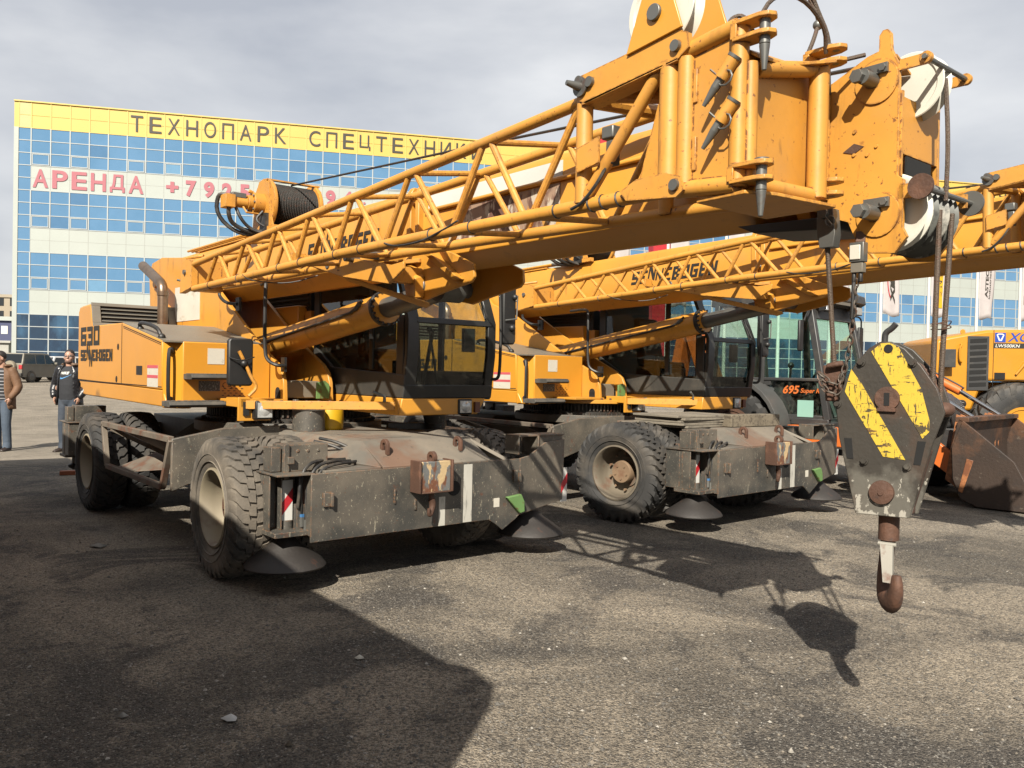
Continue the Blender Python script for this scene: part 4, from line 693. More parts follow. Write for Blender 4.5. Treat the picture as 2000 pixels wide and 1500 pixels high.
    for x, z in ((4.455, 2.875), (4.475, 2.305)):
        q.lathe([(0, .095), (.008, .095), (.008, .0005), (0, .0005)], (x, 1.19, z), (0, -1, 0), 28); q.cyl((x-.015, 1.19, z+.005), (x-.015, 1.09, z+.005), .032, n=16, k=1); q.box((x-.055, 1.165, z+.028), (x+.055, 1.18, z+.068), 1); q.cyl((x-.03, 1.09, z+.005), (x-.03, 1.065, z+.005), .03, n=6, k=1); q.cyl((x+.035, 1.18, z+.048), (x+.035, 1.155, z+.048), .017, n=6, k=1)
    q.box((4.55, 1.19, 2.90), (4.66, 1.205, 2.945)); q.cyl((4.66, 1.185, 2.925), (4.66, 1.205, 2.925), .025, n=14); q.box((4.55, 1.565, 2.90), (4.66, 1.58, 2.945)); q.cyl((4.66, 1.565, 2.925), (4.66, 1.585, 2.925), .025, n=14); q.cyl((4.66, 1.17, 2.925), (4.66, 1.6, 2.925), .011, n=10, k=1)
    q.box((4.56, 1.19, 2.36), (4.68, 1.205, 2.42)); q.box((4.56, 1.565, 2.36), (4.68, 1.58, 2.42)); q.cyl((4.67, 1.16, 2.39), (4.67, 1.68, 2.39), .012, n=10, k=1)
    for x, z in ((4.36, 2.68), (4.42, 2.57), (4.46, 2.60), (4.36, 2.58)): q.cyl((x, 1.19, z), (x, 1.184, z), .008, n=8)
    bh = P('boom_head', q, [YELW, STL], bevel=.003, org=PIV)
    for y, rr in ((1.145, .052), (1.63, .055)): h = MB(); h.cyl((4.67, y, 2.39), (4.67, y+.012, 2.39), rr, n=24); P('guide_disc', h, RUS if y < 1.4 else STL, bh)
    sheave((4.525, 2.875), .145, 1.34, bh, .08)
    for y in (1.225, 1.275, 1.325, 1.375, 1.425, 1.475): sheave((4.505, 2.315), .165, y, bh, .048, WHT if y < 1.23 else GRSY)
    for pts in ([(4.66, 1.375, 2.88), (4.685, 1.36, 2.6), (4.68, 1.36, 2.36)], [(4.24, 1.18, 2.87), (4.25, 1.15, 3.0), (4.27, 1.12, 3.10), (4.24, 1.06, 3.22), (4.22, .99, 3.36)], [(4.24, .99, 2.99), (4.26, 1.02, 3.08), (4.25, 1.07, 3.18), (4.20, 1.03, 3.30), (4.18, 1.02, 3.42)], [(4.30, 1.02, 2.95), (4.36, 1.09, 2.97), (4.42, 1.15, 2.99)]):
        h = MB(); h.tube(smooth(pts), .0095, 7)
        if pts[-1][2] > 3.3: h.sphere(V(pts[1])*.4+V(pts[2])*.6, .022, 8, k=1)
        P('guide_cable', h, [ROPB, STL], bh)
    q = MB(); q.prism([(4.31, 2.60), (4.36, 2.63), (4.405, 2.61), (4.36, 2.585)], 'y', 1.186, 1.1895); P('rust_stain', q, RED if 0 else RUS, bh)
    q = MB(); q.box((4.545, 1.27, 2.47), (4.553, 1.50, 2.555)); P('slot', q, VOID, bh)
    # wedge socket and limit switch
    q = MB(); q.prism([(4.225, 2.35), (4.30, 2.35), (4.312, 2.24), (4.305, 2.18), (4.24, 2.18), (4.225, 2.26)], 'y', 1.13, 1.185); q.cyl((4.262, 1.11, 2.33), (4.262, 1.2, 2.33), .022, n=12); ring = [(4.30+.022*math.cos(t*.6), 1.11, 2.29+.022*math.sin(t*.6)) for t in range(12)]; q.tube(ring, .004, 6); q.tube([(4.25, 1.12, 2.34), (4.31, 1.11, 2.27)], .005, 6); P('wedge_socket', q, STL, bh, bevel=.006)
    q = MB(); q.box((4.375, 1.14, 2.105), (4.44, 1.18, 2.19), 0); q.box((4.38, 1.145, 2.06), (4.435, 1.178, 2.103), 1); q.box((4.38, 1.134, 2.115), (4.428, 1.14, 2.178), 2); q.cyl((4.39, 1.16, 2.06), (4.39, 1.16, 2.02), .010, n=8, k=3); q.cyl((4.42, 1.16, 2.06), (4.42, 1.16, 2.02), .010, n=8, k=3); q.tube([(4.39, 1.16, 2.03), (4.385, 1.16, 1.86)], .009, 6, k=3); q.bar((4.41, 1.17, 2.19), (4.40, 1.19, 2.24), .04, .02, k=4); P('limit_switch', q, [STL, MATS['louver_grey'], LABEL, BLK, RUS], bh, bevel=.004)
    return root, F
def smooth(pts, it=2):
    pts = [V(p) for p in pts]
    for _ in range(it):
        o = [pts[0]]
        for a, b in zip(pts, pts[1:]): o += [a*.75+b*.25, a*.25+b*.75]
        pts = o+[pts[-1]]
    return pts
def place(root, A, az):
    u, v = uv(az); p = A+u*RB.x+v*RB.y; root.location = p; root.rotation_euler = (0, 0, math.atan2(u.y, u.x))
CR1, FR1 = make_crane(); place(CR1, A1, U_AZ1)
tag(CR1, 'orange mobile crane with white torn panel on its boom, nearest to the camera', 'crane', 'mobile cranes parked side by side')

# ------------------------------------------------------------------ second crane: a copy with its boom a little higher
CR2 = copy_tree(CR1)
RIM2 = RIMM.copy(); RIM2.materials[0] = mat('rim_muddy', (.17, .14, .10), .7, layers=[(DUST, 3, .5, .3, I3, .5), (RUST, 6, .55, .1, I3, .5)], var=.2); RIM2.materials[1] = mat('hub_tan', (.26, .17, .10), .7, layers=[(RUST, 9, .55, .1, I3, .5)], var=.2)
TY2.materials[0] = mat('tyre_rubber_mid', (.036, .035, .034), .78, layers=[(DUST, 2.5, .46, .34, I3, .55)], bump=.15, bs=60, var=.2)
A2, AZ2 = V((1.142, 9.012, 0)), 139.8
place(CR2, A2, AZ2)
tag(CR2, 'orange mobile crane behind the nearest one, plywood and a timber beam on its deck', 'crane', 'mobile cranes parked side by side')
BOOMP = ('boom', 'winch', 'jib_bracket', 'lattice_jib', 'jib_base', 'sheave_bracket', 'boom_head')
def kids(o, n): return [c for c in o.children if c.name.split('.')[0] == n]
for c in CR2.children:
    n = c.name.split('.')[0]
    if n in BOOMP: c.rotation_euler = (0, R_(-1.7), 0); c.location.x += .12
    if n == 'lift_cylinder': c.rotation_euler = (0, R_(-2.5), 0)
    if n == 'wheel' and c.location.x > 1: 
        c.rotation_euler.z += R_(9.5)
        c.data = RIM2
        for t in c.children: t.data = TY2
for c in kids(CR2, 'boom'):
    for k in list(c.children):
        if k.name.split('.')[0] in ('white_panel', 'torn_sticker'): bpy.data.objects.remove(k)
for c in kids(CR2, 'upper_frame'):
    for k in list(c.children):
        if k.name.split('.')[0] == 'white_patch': bpy.data.objects.remove(k)
SH2 = .26
for n in ('outrigger_box', 'jack_leg', 'deck_plate', 'lifting_eye', 'auxiliary_hook_block'):
    for c in kids(CR2, n):
        if c.name.split('.')[0] in ('deck_plate', 'lifting_eye', 'auxiliary_hook_block') or (c.bound_box[6][0] > 1.5): c.location.x += SH2
mi2 = sorted(kids(CR2, 'mirror'), key=lambda c: c.bound_box[0][1])[0]
for c in kids(CR2, 'lamp_bracket'): c.location.y += .66
mi2.location += V((.02, 1.10, .42)); mi2.scale = (1, .9, .72); mi2.rotation_euler = (R_(-8), 0, 0)
for c in kids(CR2, 'link_arm'): c.scale.y = .45; c.location.y += .12
def world2(p): return world1(p, A2, AZ2)

# ------------------------------------------------------------------ hook block hanging from the near crane
def hook_block():
    o = world1((4.49, 1.33, 0)); rz = math.atan2(uv(U_AZ1)[0].y, uv(U_AZ1)[0].x)+R_(12.5)
    root = empty('hook_block', (o.x, o.y, 1.0), rz); F = Frame(root, (0, 0, 1.0)); P = F.part
    tag(root, 'big dark hook block with yellow warning stripes hanging on ropes from the near crane', 'hook block')
    K = .92; X = lambda x: (x-4.49)*K
    out = [(4.255, 1.49), (4.30, 1.60), (4.35, 1.68), (4.40, 1.735), (4.45, 1.765), (4.50, 1.765), (4.56, 1.735), (4.63, 1.665), (4.70, 1.57), (4.735, 1.47), (4.69, 1.345), (4.60, 1.015), (4.36, 1.01), (4.275, 1.34)]
    # side plate split into darker upper and worn lower part by material
    up = [(X(a), b) for a, b in out if b > 1.3]; 
    up = [(X(a), b) for a, b in [(4.300, 1.24)]+[(4.275, 1.34)]+out[:11]+[(4.661, 1.24)]]
    lo = [(X(a), b) for a, b in [(4.300, 1.24), (4.661, 1.24), (4.60, 1.015), (4.36, 1.01)]]
    full = [(X(a), b) for a, b in out]
    for y0, nm in ((-.085, 'side_plate'), (.065, 'side_plate')):
        q = MB(); q.prism(full, 'y', y0, y0+.02, 0)
        for sx, a, b in ((-1, (4.285, 1.34), (4.305, 1.25)), (1, (4.68, 1.345), (4.655, 1.24))): pass
        P(nm, q, [BRN, BLW], bevel=.004)
    q = MB()
    for y in (-.055, -.02, .015): q.lathe([(0, .03), (0, .155), (0, .185), (.012, .16), (.022, .16), (.034, .185), (.034, .155), (.034, .03)], (0, y, 1.52), (0, 1, 0), 40, closed=True)
    P('sheave', q, RUS)
    q = MB(); rim = [p for p in full if 1]
    q.prism([(X(4.26), 1.50), (X(4.275), 1.35), (X(4.29), 1.35), (X(4.275), 1.50)], 'y', -.065, .065); q.prism([(X(4.71), 1.50), (X(4.67), 1.35), (X(4.66), 1.35), (X(4.70), 1.50)], 'y', -.065, .065); q.box((X(4.37), -.065, 1.02), (X(4.59), .065, 1.16)); q.prism([(X(4.66), 1.3), (X(4.585), 1.03), (X(4.57), 1.03), (X(4.645), 1.3)], 'y', -.065, .065); q.prism([(X(4.31), 1.3), (X(4.365), 1.03), (X(4.38), 1.03), (X(4.325), 1.3)], 'y', -.065, .065)
    P('spacer', q, RUS, bevel=.004)
    y0 = -.0875
    q = MB(); q.prism([(X(a), b) for a, b in ((4.414, 1.722), (4.455, 1.757), (4.495, 1.76), (4.533, 1.742), (4.635, 1.565), (4.672, 1.435), (4.672, 1.385), (4.645, 1.357))], 'y', y0, y0+.002); P('warning_stripe', q, STR)
    q = MB(); q.prism([(X(a), b) for a, b in ((4.325, 1.645), (4.375, 1.58), (4.575, 1.262), (4.478, 1.270), (4.298, 1.545))], 'y', y0, y0+.002); P('warning_stripe', q, STR)
    q = MB(); q.lathe([(0, .052), (.012, .05), (.012, .0005), (0, .0005)], (X(4.49), -.085, 1.52), (0, -1, 0), 28); q.box((X(4.45), -.10, 1.465), (X(4.53), -.085, 1.48)); P('axle_pin', q, RUS, bevel=.002)
    q = MB(); q.lathe([(0, .052), (.018, .05), (.022, .02), (.022, .0005), (0, .0005)], (X(4.477), -.085, 1.115), (0, -1, 0), 28); q.cyl((X(4.477), -.10, 1.115), (X(4.477), -.112, 1.115), .012, n=10); P('axle_pin', q, RUS, bevel=.002)
    for a, b in ((4.37, 1.675), (4.595, 1.675), (4.265, 1.49), (4.395, 1.245), (4.585, 1.235)): q = MB(); q.cyl((X(a), -.085, b), (X(a), -.092, b), .018, n=14); q.cyl((X(a), -.09, b), (X(a), -.105, b), .012, n=6); P('bolt', q, BRN)
    q = MB(); q.sphere((X(4.72), -.02, 1.48), .04, 8, sc=(1, 1.5, .8)); P('end_stop', q, RUS)
    q = MB(); q.lathe([(0, .018), (.004, .018), (.004, .0005), (0, .0005)], (X(4.49), -.0875, 1.735), (0, -1, 0), 18); P('opening', q, VOID)
    q = MB(); q.box((X(4.478), -.0985, 1.49), (X(4.502), -.097, 1.545)); P('opening', q, VOID)
    q = MB(); q.prism([(X(4.30), 1.34), (X(4.335), 1.34), (X(4.345), 1.25), (X(4.315), 1.25)], 'y', -.0875, -.085); P('opening', q, VOID)
    q = MB(); q.prism([(X(4.625), 1.345), (X(4.66), 1.345), (X(4.64), 1.245), (X(4.61), 1.245)], 'y', -.0875, -.085); P('opening', q, VOID)
    # hook
    q = MB(); q.cyl((0, 0, 1.05), (0, 0, .90), .043, n=20)
    ha = R_(60)
    path = [(0, 0, .93), (-.012, 0, .86), (-.035, 0, .78), (-.03, 0, .70), (.0, 0, .655), (.05, 0, .64), (.10, 0, .665), (.125, 0, .72), (.12, 0, .77)]
    rr = [.042, .040, .040, .048, .058, .055, .045, .034, .022]
    pts = smooth([(p[0]*math.cos(ha), p[0]*math.sin(ha)*-1-.0, p[2]) for p in path], 2); rings = []
    for i, p in enumerate(pts):
        d = (pts[min(i+1, len(pts)-1)]-pts[max(i-1, 0)]).normalized(); t = i/(len(pts)-1)*(len(rr)-1); k = min(int(t), len(rr)-2); r = rr[k]+(rr[k+1]-rr[k])*(t-k)
        sde = V((math.sin(ha), math.cos(ha), 0)); up_ = d.cross(sde).normalized(); rings.append([p+sde*r*.72*math.cos(a*math.pi/8)+up_*r*math.sin(a*math.pi/8) for a in range(16)])
    q.loft(rings); hk = P('hook', q, RUS, ang=60)
    q = MB(); q.loft([[(-.022, -.055, .885), (.030, -.055, .885), (.030, -.03, .885), (-.022, -.03, .885)], [(.008, -.115, .735), (.046, -.115, .735), (.046, -.095, .735), (.008, -.095, .735)]]); q.cyl((-.034, -.035, .885), (.040, -.035, .885), .009, n=8); P('safety_latch', q, MATS.get('latch') or mat('latch', (.36, .34, .29), .5, layers=[(RUST, 8, .55, .1, I3, .8)]), hk)
    # falls of rope up to the boom head
    inv = Matrix.Rotation(-rz, 4, 'Z')
    def loc(p): w = world1(p)-V((o.x, o.y, 0)); r = inv @ V((w.x, w.y, w.z)); return r
    q = MB(); q.tube([loc((4.262, 1.16, 2.19)), loc((4.285, 1.21, 1.62))], .0115, 8); q.tube([loc((4.665, 1.34, 2.32)), (.165, -.03, 1.62), (.165, -.03, 1.50)], .0115, 8); q.tube([loc((4.665, 1.46, 2.32)), (.185, .03, 1.64), (.185, .03, 1.5)], .0115, 8); q.tube([loc((4.665, 1.28, 2.32)), (.167, -.045, 1.6)], .0115, 8) if 0 else None
    P('hoist_rope', q, ROPB)
    q = MB(); a, b = V((.172, -.03, 1.83)), V((.20, .02, 1.83))
    for k in range(2): q.tube(smooth([a+V((-.02, -.01, .01*k)), (a+b)/2+V((0, -.03, .015)), b+V((.03, 0, .03-.03*k)), (a+b)/2+V((.01, .03, -.01)), a+V((-.02, 0, -.012))]), .0025, 5)
    P('binding_wire', q, RUS)
    # wedge socket and chain at the dead end
    q = MB(); c = loc((4.285, 1.21, 1.60)); q.loft([[(c.x-.045, c.y-.03, 1.66), (c.x+.05, c.y-.03, 1.66), (c.x+.05, c.y+.03, 1.66), (c.x-.045, c.y+.03, 1.66)], [(c.x-.03, c.y-.03, 1.50), (c.x+.02, c.y-.03, 1.50), (c.x+.02, c.y+.03, 1.50), (c.x-.03, c.y+.03, 1.50)]]); q.cyl((c.x-.02, c.y-.05, 1.655), (c.x+.05, c.y-.05, 1.67), .014, n=8); P('wedge_socket', q, RUS, bevel=.006)
    q = MB(); top = loc((4.40, 1.16, 2.03)); path = smooth([top, top*.5+V((c.x+.06, c.y-.05, 1.68))*.5+V((.012, 0, .02)), V((c.x+.065, c.y-.05, 1.66)), V((c.x+.03, c.y-.06, 1.57)), V((c.x-.03, c.y-.055, 1.60)), V((c.x-.06, c.y-.04, 1.64)), V((c.x-.03, c.y-.065, 1.55)), V((c.x+.04, c.y-.065, 1.53)), V((c.x+.045, c.y-.055, 1.62))], 3)
    L = [0]; 
    for a, b in zip(path, path[1:]): L.append(L[-1]+(b-a).length)
    n = int(L[-1]/.030); 
    def at(s):
        for i in range(len(path)-1):
            if L[i+1] >= s: return path[i].lerp(path[i+1], (s-L[i])/max(1e-6, L[i+1]-L[i]))
        return path[-1]
    for i in range(n):
        p = at((i+.5)*L[-1]/n); d = (at(min(L[-1], (i+1)*L[-1]/n))-at(i*L[-1]/n)).normalized(); x, y, _ = basis(d); sd2 = x if i % 2 else y; no = d.cross(sd2)
        ring = []
        for k in range(10):
            a = 2*math.pi*k/10; ring.append(p+d*.020*math.cos(a)*1.05+sd2*.011*math.sin(a))
        rr_ = [[ring[k]+((ring[k]-p).normalized()*math.cos(b)+no*math.sin(b))*.0042 for b in (0, 1.26, 2.51, 3.77, 5.03)] for k in range(10)]
        q.loft(rr_, closed=True)
    P('chain', q, MATS.get('chainm') or mat('chainm', (.12, .10, .08), .6, .3, layers=[(RUST, 40, .5, .1, I3, .6)]))
hook_block()

# ------------------------------------------------------------------ things lying on the cranes
def thing(name, label, cat, loc, rz=0., group=None):
    r = empty(name, loc, rz); tag(r, label, cat, group); return r, Frame(r, (0, 0, 0))
def at1(x, y, z): return tuple(world1((x, y, z)))
q = MB(); q.lathe([(0, .145), (.19, .145), (.19, .135), (.01, .135), (.01, .0005), (0, .0005)], (0, 0, 0), (0, 0, 1), 32); o = link('steel_pot', q.mesh('steel_pot', MATS['gear'] if 0 else DGR), None, at1(-.78, 1.12, 1.032)); tag(o, 'round dark grey steel pot on the front deck below the slewing ring', 'pot')
q = MB(); q.lathe([(0, .11), (.02, .118), (.20, .118), (.23, .105), (.25, .11), (.26, .10), (.26, .0005), (0, .0005)], (0, 0, 0), (0, 0, 1), 28); o = link('yellow_drum', q.mesh('yellow_drum', LYB), None, at1(-.86, 1.38, 1.032)); tag(o, 'bright yellow plastic drum standing behind the round steel pot', 'drum')
r, F = thing('pail', 'dark lidded pail standing under the cab of the near crane', 'pail', at1(-.95, 2.62, 1.0))
q = MB(); q.lathe([(0, .105), (.02, .11), (.24, .125), (.25, .132), (.27, .132), (.275, .12), (.27, .0005), (0, .0005)], (0, 0, 0), (0, 0, 1), 28); F.part('body', q, FOOTM if 0 else MATS['dark_grey_paint'])
q = MB(); q.lathe([(0, .13), (.012, .134), (.02, .12), (.016, .0005), (0, .0005)], (0, 0, .275), (0, 0, 1), 28); F.part('lid', q, MATS['dull_steel'])
q = MB(); q.tube(smooth([(.13, 0, .22), (.14, -.06, .12), (.10, -.11, .06), (0, -.14, .05), (-.10, -.11, .07), (-.13, 0, .22)]), .004, 6); F.part('handle', q, STL)
q = MB(); q.box((-1.35, 2.15, .60), (-.55, 2.95, 1.0)); FR1.part('storage_box', q, DGR, bevel=.01)
q = MB(); q.tube([(-.9, 1.9, 1.10), (-.5, 2.5, 1.12), (-.25, 3.05, 1.10)], .012, 8)
# plywood sheets and a beam on the deck of the second crane
for i in range(5):
    w, l = 1.02-random.uniform(0, .06), .72-random.uniform(0, .05); q = MB(); q.box((-l/2, -w/2, 0), (l/2, w/2, .024)); o = link('plywood_sheet', q.mesh('plywood_sheet', PLY)); bev(o, .003)
    p = world2((-.10+SH2+random.uniform(-.03, .03), .98+random.uniform(-.03, .03), 1.034+.0275*i)); o.location = p; o.rotation_euler = (0, 0, R_(90-AZ2)+R_(random.uniform(-5, 5)))
    lab = ['bottom plywood sheet of the stack on the second crane, lying on the deck', 'second plywood sheet from the bottom of the stack on the second crane', 'middle plywood sheet of the stack on the second crane', 'plywood sheet just under the top one on the second crane', 'topmost grey plywood sheet of the stack on the second crane'][i]
    tag(o, lab, 'plywood sheet', 'plywood sheets stacked on the crane deck')
q = MB(); q.box((-.08, -.42, 0), (.08, .42, .14)); o = link('timber_beam', q.mesh('timber_beam', WOOD), None, tuple(world2((.34+SH2, 1.62, 1.034)))); bev(o, .008); o.rotation_euler = (0, 0, R_(90-AZ2)+R_(-6)); tag(o, 'weathered square timber beam beside the plywood stack on the second crane', 'timber beam')

# ------------------------------------------------------------------ office building
FYAW, FX0, FY0, FZ0, FW = .2372, -39.166, 67.24, 20.525, 1.4337
def fpt(c, r, d=0.):
    """point of the facade: column c, row r counted down from the foot of the yellow band, d metres proud of it"""
    return V((FX0+FW*c*math.cos(FYAW)+d*math.sin(FYAW), FY0+FW*c*math.sin(FYAW)-d*math.cos(FYAW), FZ0-r))
FXD = V((math.cos(FYAW), math.sin(FYAW), 0)); FZD = V((0, 0, 1))
GBLU = mat('facade_glass_blue', (.125, .275, .47), .18, layers=[((.10, .245, .43), .35, .45, .2, I3, .8)], var=.06, vs=.2, spec=.6)
GBL3 = mat('facade_glass_deep', (.09, .215, .39), .14, var=.05, spec=.7)
GBL2 = mat('facade_glass_pale', (.165, .34, .53), .16, var=.05, spec=.6)
GREFL = mat('facade_glass_reflection', (.012, .04, .085), .06, layers=[((.05, .14, .25), .25, .5, .1, (1, 1, .5), .8)], var=.1, spec=.8)  # lower rows: reflections of dark surroundings painted into the glass colour
FWHT = mat('facade_white', (.47, .51, .475), .5, var=.05, vs=.3)
FYEL = mat('facade_yellow', (.74, .515, .105), .5, var=.05, vs=.3)
FYEP = mat('facade_pale', (.62, .50, .20), .5, var=.05)
FMUL = mat('facade_mullion', (.48, .52, .52), .5, var=0)
FGRY = mat('facade_joint', (.38, .39, .36), .6, var=0)
FYLN = mat('facade_yellow_rail', (.76, .545, .125), .5, var=0)
FTXT = mat('facade_letters', (.035, .03, .022), .6, var=0)
FPNK = mat('facade_letters_red', (.46, .13, .165), .6, var=0)
CMAX = 92
def office():
    root = empty('office_building', tuple(fpt(20, 20.1))); tag(root, 'long blue glass office block with a yellow top band and Cyrillic lettering', 'office building'); F = Frame(root, fpt(20, 20.1)); P = F.part
    def panel(mb, c0, c1, r0, r1, d0, d1, k=0):
        a = [fpt(c0, r0, d0), fpt(c1, r0, d0), fpt(c1, r1, d0), fpt(c0, r1, d0)]; b = [fpt(c0, r0, d1), fpt(c1, r0, d1), fpt(c1, r1, d1), fpt(c0, r1, d1)]; mb.loft([a, b], k)
    q = MB(); panel(q, -.87, CMAX, -2.15, 20.1, -18, -.06); panel(q, -.87, -.63, 0, 20.1, -.5, .05); P('wall', q, FWHT)
    q = MB(); panel(q, -.87, CMAX, -2.05, 0, -.06, 0); panel(q, -.88, CMAX, -2.15, -2.05, -.3, .10, 1); panel(q, -.62, 0, -2.0, -.03, 0, .01, 2)
    for c in range(0, CMAX): panel(q, c-.03, c+.03, -2.05, 0, 0, .03, 1)
    panel(q, -.63, CMAX, -1.04, -1.0, 0, .02, 3); panel(q, -.65, -.60, -2.05, 0, 0, .03, 1); panel(q, -.87, CMAX, -.03, .03, 0, .035, 1)
    P('yellow_band', q, [FYEL, FYLN, FYEP, mat('facade_yellow_joint', (.66, .46, .085), .6, var=0)])
    for r0, r1, m_ in ((0, 3, GBLU), (5, 8, GBLU), (10, 13, GBLU), (15, 20, GREFL)):
        q = MB(); panel(q, 0, CMAX, r0, r1, -.06, 0, 0)
        for r in range(r0, r1+1): panel(q, 0, CMAX, r-.03, r+.03, 0, .03, 1)
        for c in range(0, CMAX+1): panel(q, c-.03, c+.03, r0, r1, 0, .04, 1)
        for c in range(CMAX):
            for r in range(r0, r1):
                if m_ is GBLU and random.random() < .10: panel(q, c+.03, c+.97, r+.03, r+.97, 0, .004, random.choice((2, 3, 3)))
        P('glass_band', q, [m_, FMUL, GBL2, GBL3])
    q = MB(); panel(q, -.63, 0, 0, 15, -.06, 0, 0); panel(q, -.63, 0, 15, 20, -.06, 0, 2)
    for r in range(0, 20): panel(q, -.63, 0, r-.03, r+.03, 0, .03, 1)
    P('corner_glazing', q, [GBLU, FMUL, GREFL])
    for r0 in (3, 8, 13):
        q = MB(); panel(q, 0, CMAX, r0, r0+2, -.06, 0, 0); panel(q, 0, CMAX, r0+.985, r0+1.015, 0, .003, 1)
        for c in range(0, CMAX+1): panel(q, c-.015, c+.015, r0, r0+2, 0, .004, 1)
        P('white_panel', q, [FWHT, FGRY])
    n = 0
    for r in (2, 7, 12):
        for c in range(0, 80):
            if c % 5 in (0, 2) and n < 96:
                q = MB(); e = .06
                panel(q, c+e, c+1-e, r+e, r+.12, 0, .06, 1); panel(q, c+e, c+1-e, r+.88, r+1-e, 0, .06, 1); panel(q, c+e, c+.10, r+.12, r+.88, 0, .06, 1); panel(q, c+.90, c+1-e, r+.12, r+.88, 0, .06, 1); panel(q, c+.10, c+.90, r+.12, r+.88, 0, .035, 0)
                P('window', q, [GBL2 if random.random() < .12 else GBLU, FMUL]); n += 1
    q = MB()
    def col_letters(mb, s, c0, r0, r1, w, bold, lift=.05):
        for i, ch in enumerate(s):
            if ch != ' ': text(mb, ch, fpt(c0+i+.5-w/2, r1, lift), FXD, FZD, w*FW, r1-r0, bold)
    lo, hi = -.36, -1.70
    for s, c0 in (('ТЕХНОПАРК', 5), ('СПЕЦТЕХНИКИ', 15), ('С', 60), ('ЗАПЧАСТЯМИ', 62)): q = MB(); col_letters(q, s, c0, hi, lo, .66, .0); P('lettering', q, FTXT)
    q = MB(); col_letters(q, 'АРЕНДА', 0, 3.28, 4.75, .80, .022); P('lettering', q, FPNK); q = MB()
    for i, ch in enumerate('+7925  8794'): 
        if ch == '+': text(q, ch, fpt(7.12, 4.45, .05), FXD, FZD, .68*FW, .9, .05)
        elif ch != ' ': text(q, ch, fpt(7.2+i, 4.70, .05), FXD, FZD, .58*FW, 1.35, .05)
    text(q, '6', fpt(18.25, 4.7, .05), FXD, FZD, .56*FW, 1.35, .05)
    P('lettering', q, FPNK)
    q = MB()                                                      # red entrance portal
    panel(q, 32.3, 33.9, -2.9, 20, 0, 1.2); panel(q, 37.3, 38.5, -2.9, 20, 0, 1.2); panel(q, 32.3, 38.5, -2.9, -1.4, 0, 1.25); panel(q, 33.9, 37.3, 8.4, 9.0, 0, 1.1)
    P('entrance_portal', q, RED)
office()
q = MB()
# ------------------------------------------------------------------ flagpoles before the facade
FLG = mat('flag_cloth', (.56, .51, .50), .8, var=.06)
def flagpole(px, i):
    # poles stand on a line parallel to the facade, 16 m in front of it
    p0 = fpt(0, 0, 18); t = (px-1000)/FPX; den = FXD.x-t*FXD.y; s = (t*p0.y-p0.x)/den; b = p0+FXD*s; b.z = .45
    labs = {1716: 'flagpole with a white flag showing a red arc and slanted black lettering', 1809: 'flagpole with a white flag carrying a yellow lettered stripe', 1903: 'flagpole with a white flag with small black upright lettering', 1987: 'flagpole with a plain white flag at the right edge of the photo'}
    r, F = thing('flagpole', labs.get(px, 'white flagpole with a blank flag, seen under the near boom' if px < 1200 else 'white flagpole with a blank flag beside the red entrance column' if px < 1320 else 'white flagpole with a blank flag standing between the two booms'), 'flagpole', tuple(b), 0, 'flagpoles in front of the office building')
    q = MB(); q.cyl((0, 0, 0), (0, 0, 13.2), .14, .10, 12); q.sphere((0, 0, 13.25), .14, 6); q.cyl((0, 0, 0), (0, 0, .1), .16, n=12); F.part('pole', q, WHP)
    q = MB(); n, mrow = 10, 16; fx = FXD; ny = FXD.cross(FZD)
    def fp(a, z, e=0.):
        amp = .07*(.3+.7*a)*(1.1-(z-5.4)/5); y = amp*math.sin(a*7+i*1.7+z*.6)+.10*a*math.sin(i+z*.8)*(1.0 if z < 6.5 else .5)
        zz = z-.12*a*a-(.10*math.sin(a*5+i) if z < 5.6 else 0); return fx*(.2+1.42*a*(1-.06*math.cos(i*2+z)))+ny*(y+e)+V((0, 0, 6.3+(zz-5.15)*1.38))
    zs = [5.15+j*.28 for j in range(mrow)]; g = [[fp(a/n, z) for a in range(n+1)] for z in zs]; vs = [p for row in g for p in row]; fs = [(j*(n+1)+k, j*(n+1)+k+1, (j+1)*(n+1)+k+1, (j+1)*(n+1)+k) for j in range(mrow-1) for k in range(n)]
    q.add(vs, fs); fl = F.part('flag', q, FLG); sm = fl.modifiers.new('thick', 'SOLIDIFY'); sm.thickness = .012
    def wrap(mb, e=.035): mb.v = [tuple(fp(p[0], p[1], e)) for p in mb.v]; return mb
    def vtext(s, a0, a1, z0, z1, bold, m_, shear=0.):
        w = MB(); text(w, s, (a1, z0, 0), (0, 1, 0), (-1, 0, 0), z1-z0, a1-a0, bold, 0, shear); w.v = [(p[0], p[1], 0) for p in w.v]; F.part('lettering', wrap(w), m_, fl)
    if px == 1716:
        vtext('Xilin', .42, .74, 5.8, 7.9, .05, FTXT, .35); w = MB()
        for k in range(14):
            t0, t1 = 2.2+k*.13, 2.2+(k+1)*.13; w.add([(.72+.50*math.cos(t)*rr, 7.1+1.3*math.sin(t)*rr, 0) for t, rr in ((t0, 1), (t1, 1), (t1, .9), (t0, .9))], [(0, 1, 2, 3)])
        F.part('emblem', wrap(w), RED, fl)
    if px == 1809:
        w = MB()
        for k in range(10): w.add([(.46, 5.7+k*.34, 0), (.80, 5.7+k*.34, 0), (.80, 5.7+(k+1)*.34, 0), (.46, 5.7+(k+1)*.34, 0)], [(0, 1, 2, 3)])
        F.part('stripe', wrap(w, .03), LYB, fl); vtext('P O N S S E', .52, .74, 5.8, 8.6, .02, FTXT)
    if px == 1903: vtext('ASTEC', .38, .56, 6.4, 8.0, .03, FTXT); vtext('industries', .60, .72, 6.35, 8.0, .01, FTXT)
for i, px in enumerate((1183, 1299, 1412, 1517, 1617, 1716, 1809, 1903, 1987)): flagpole(px, i)

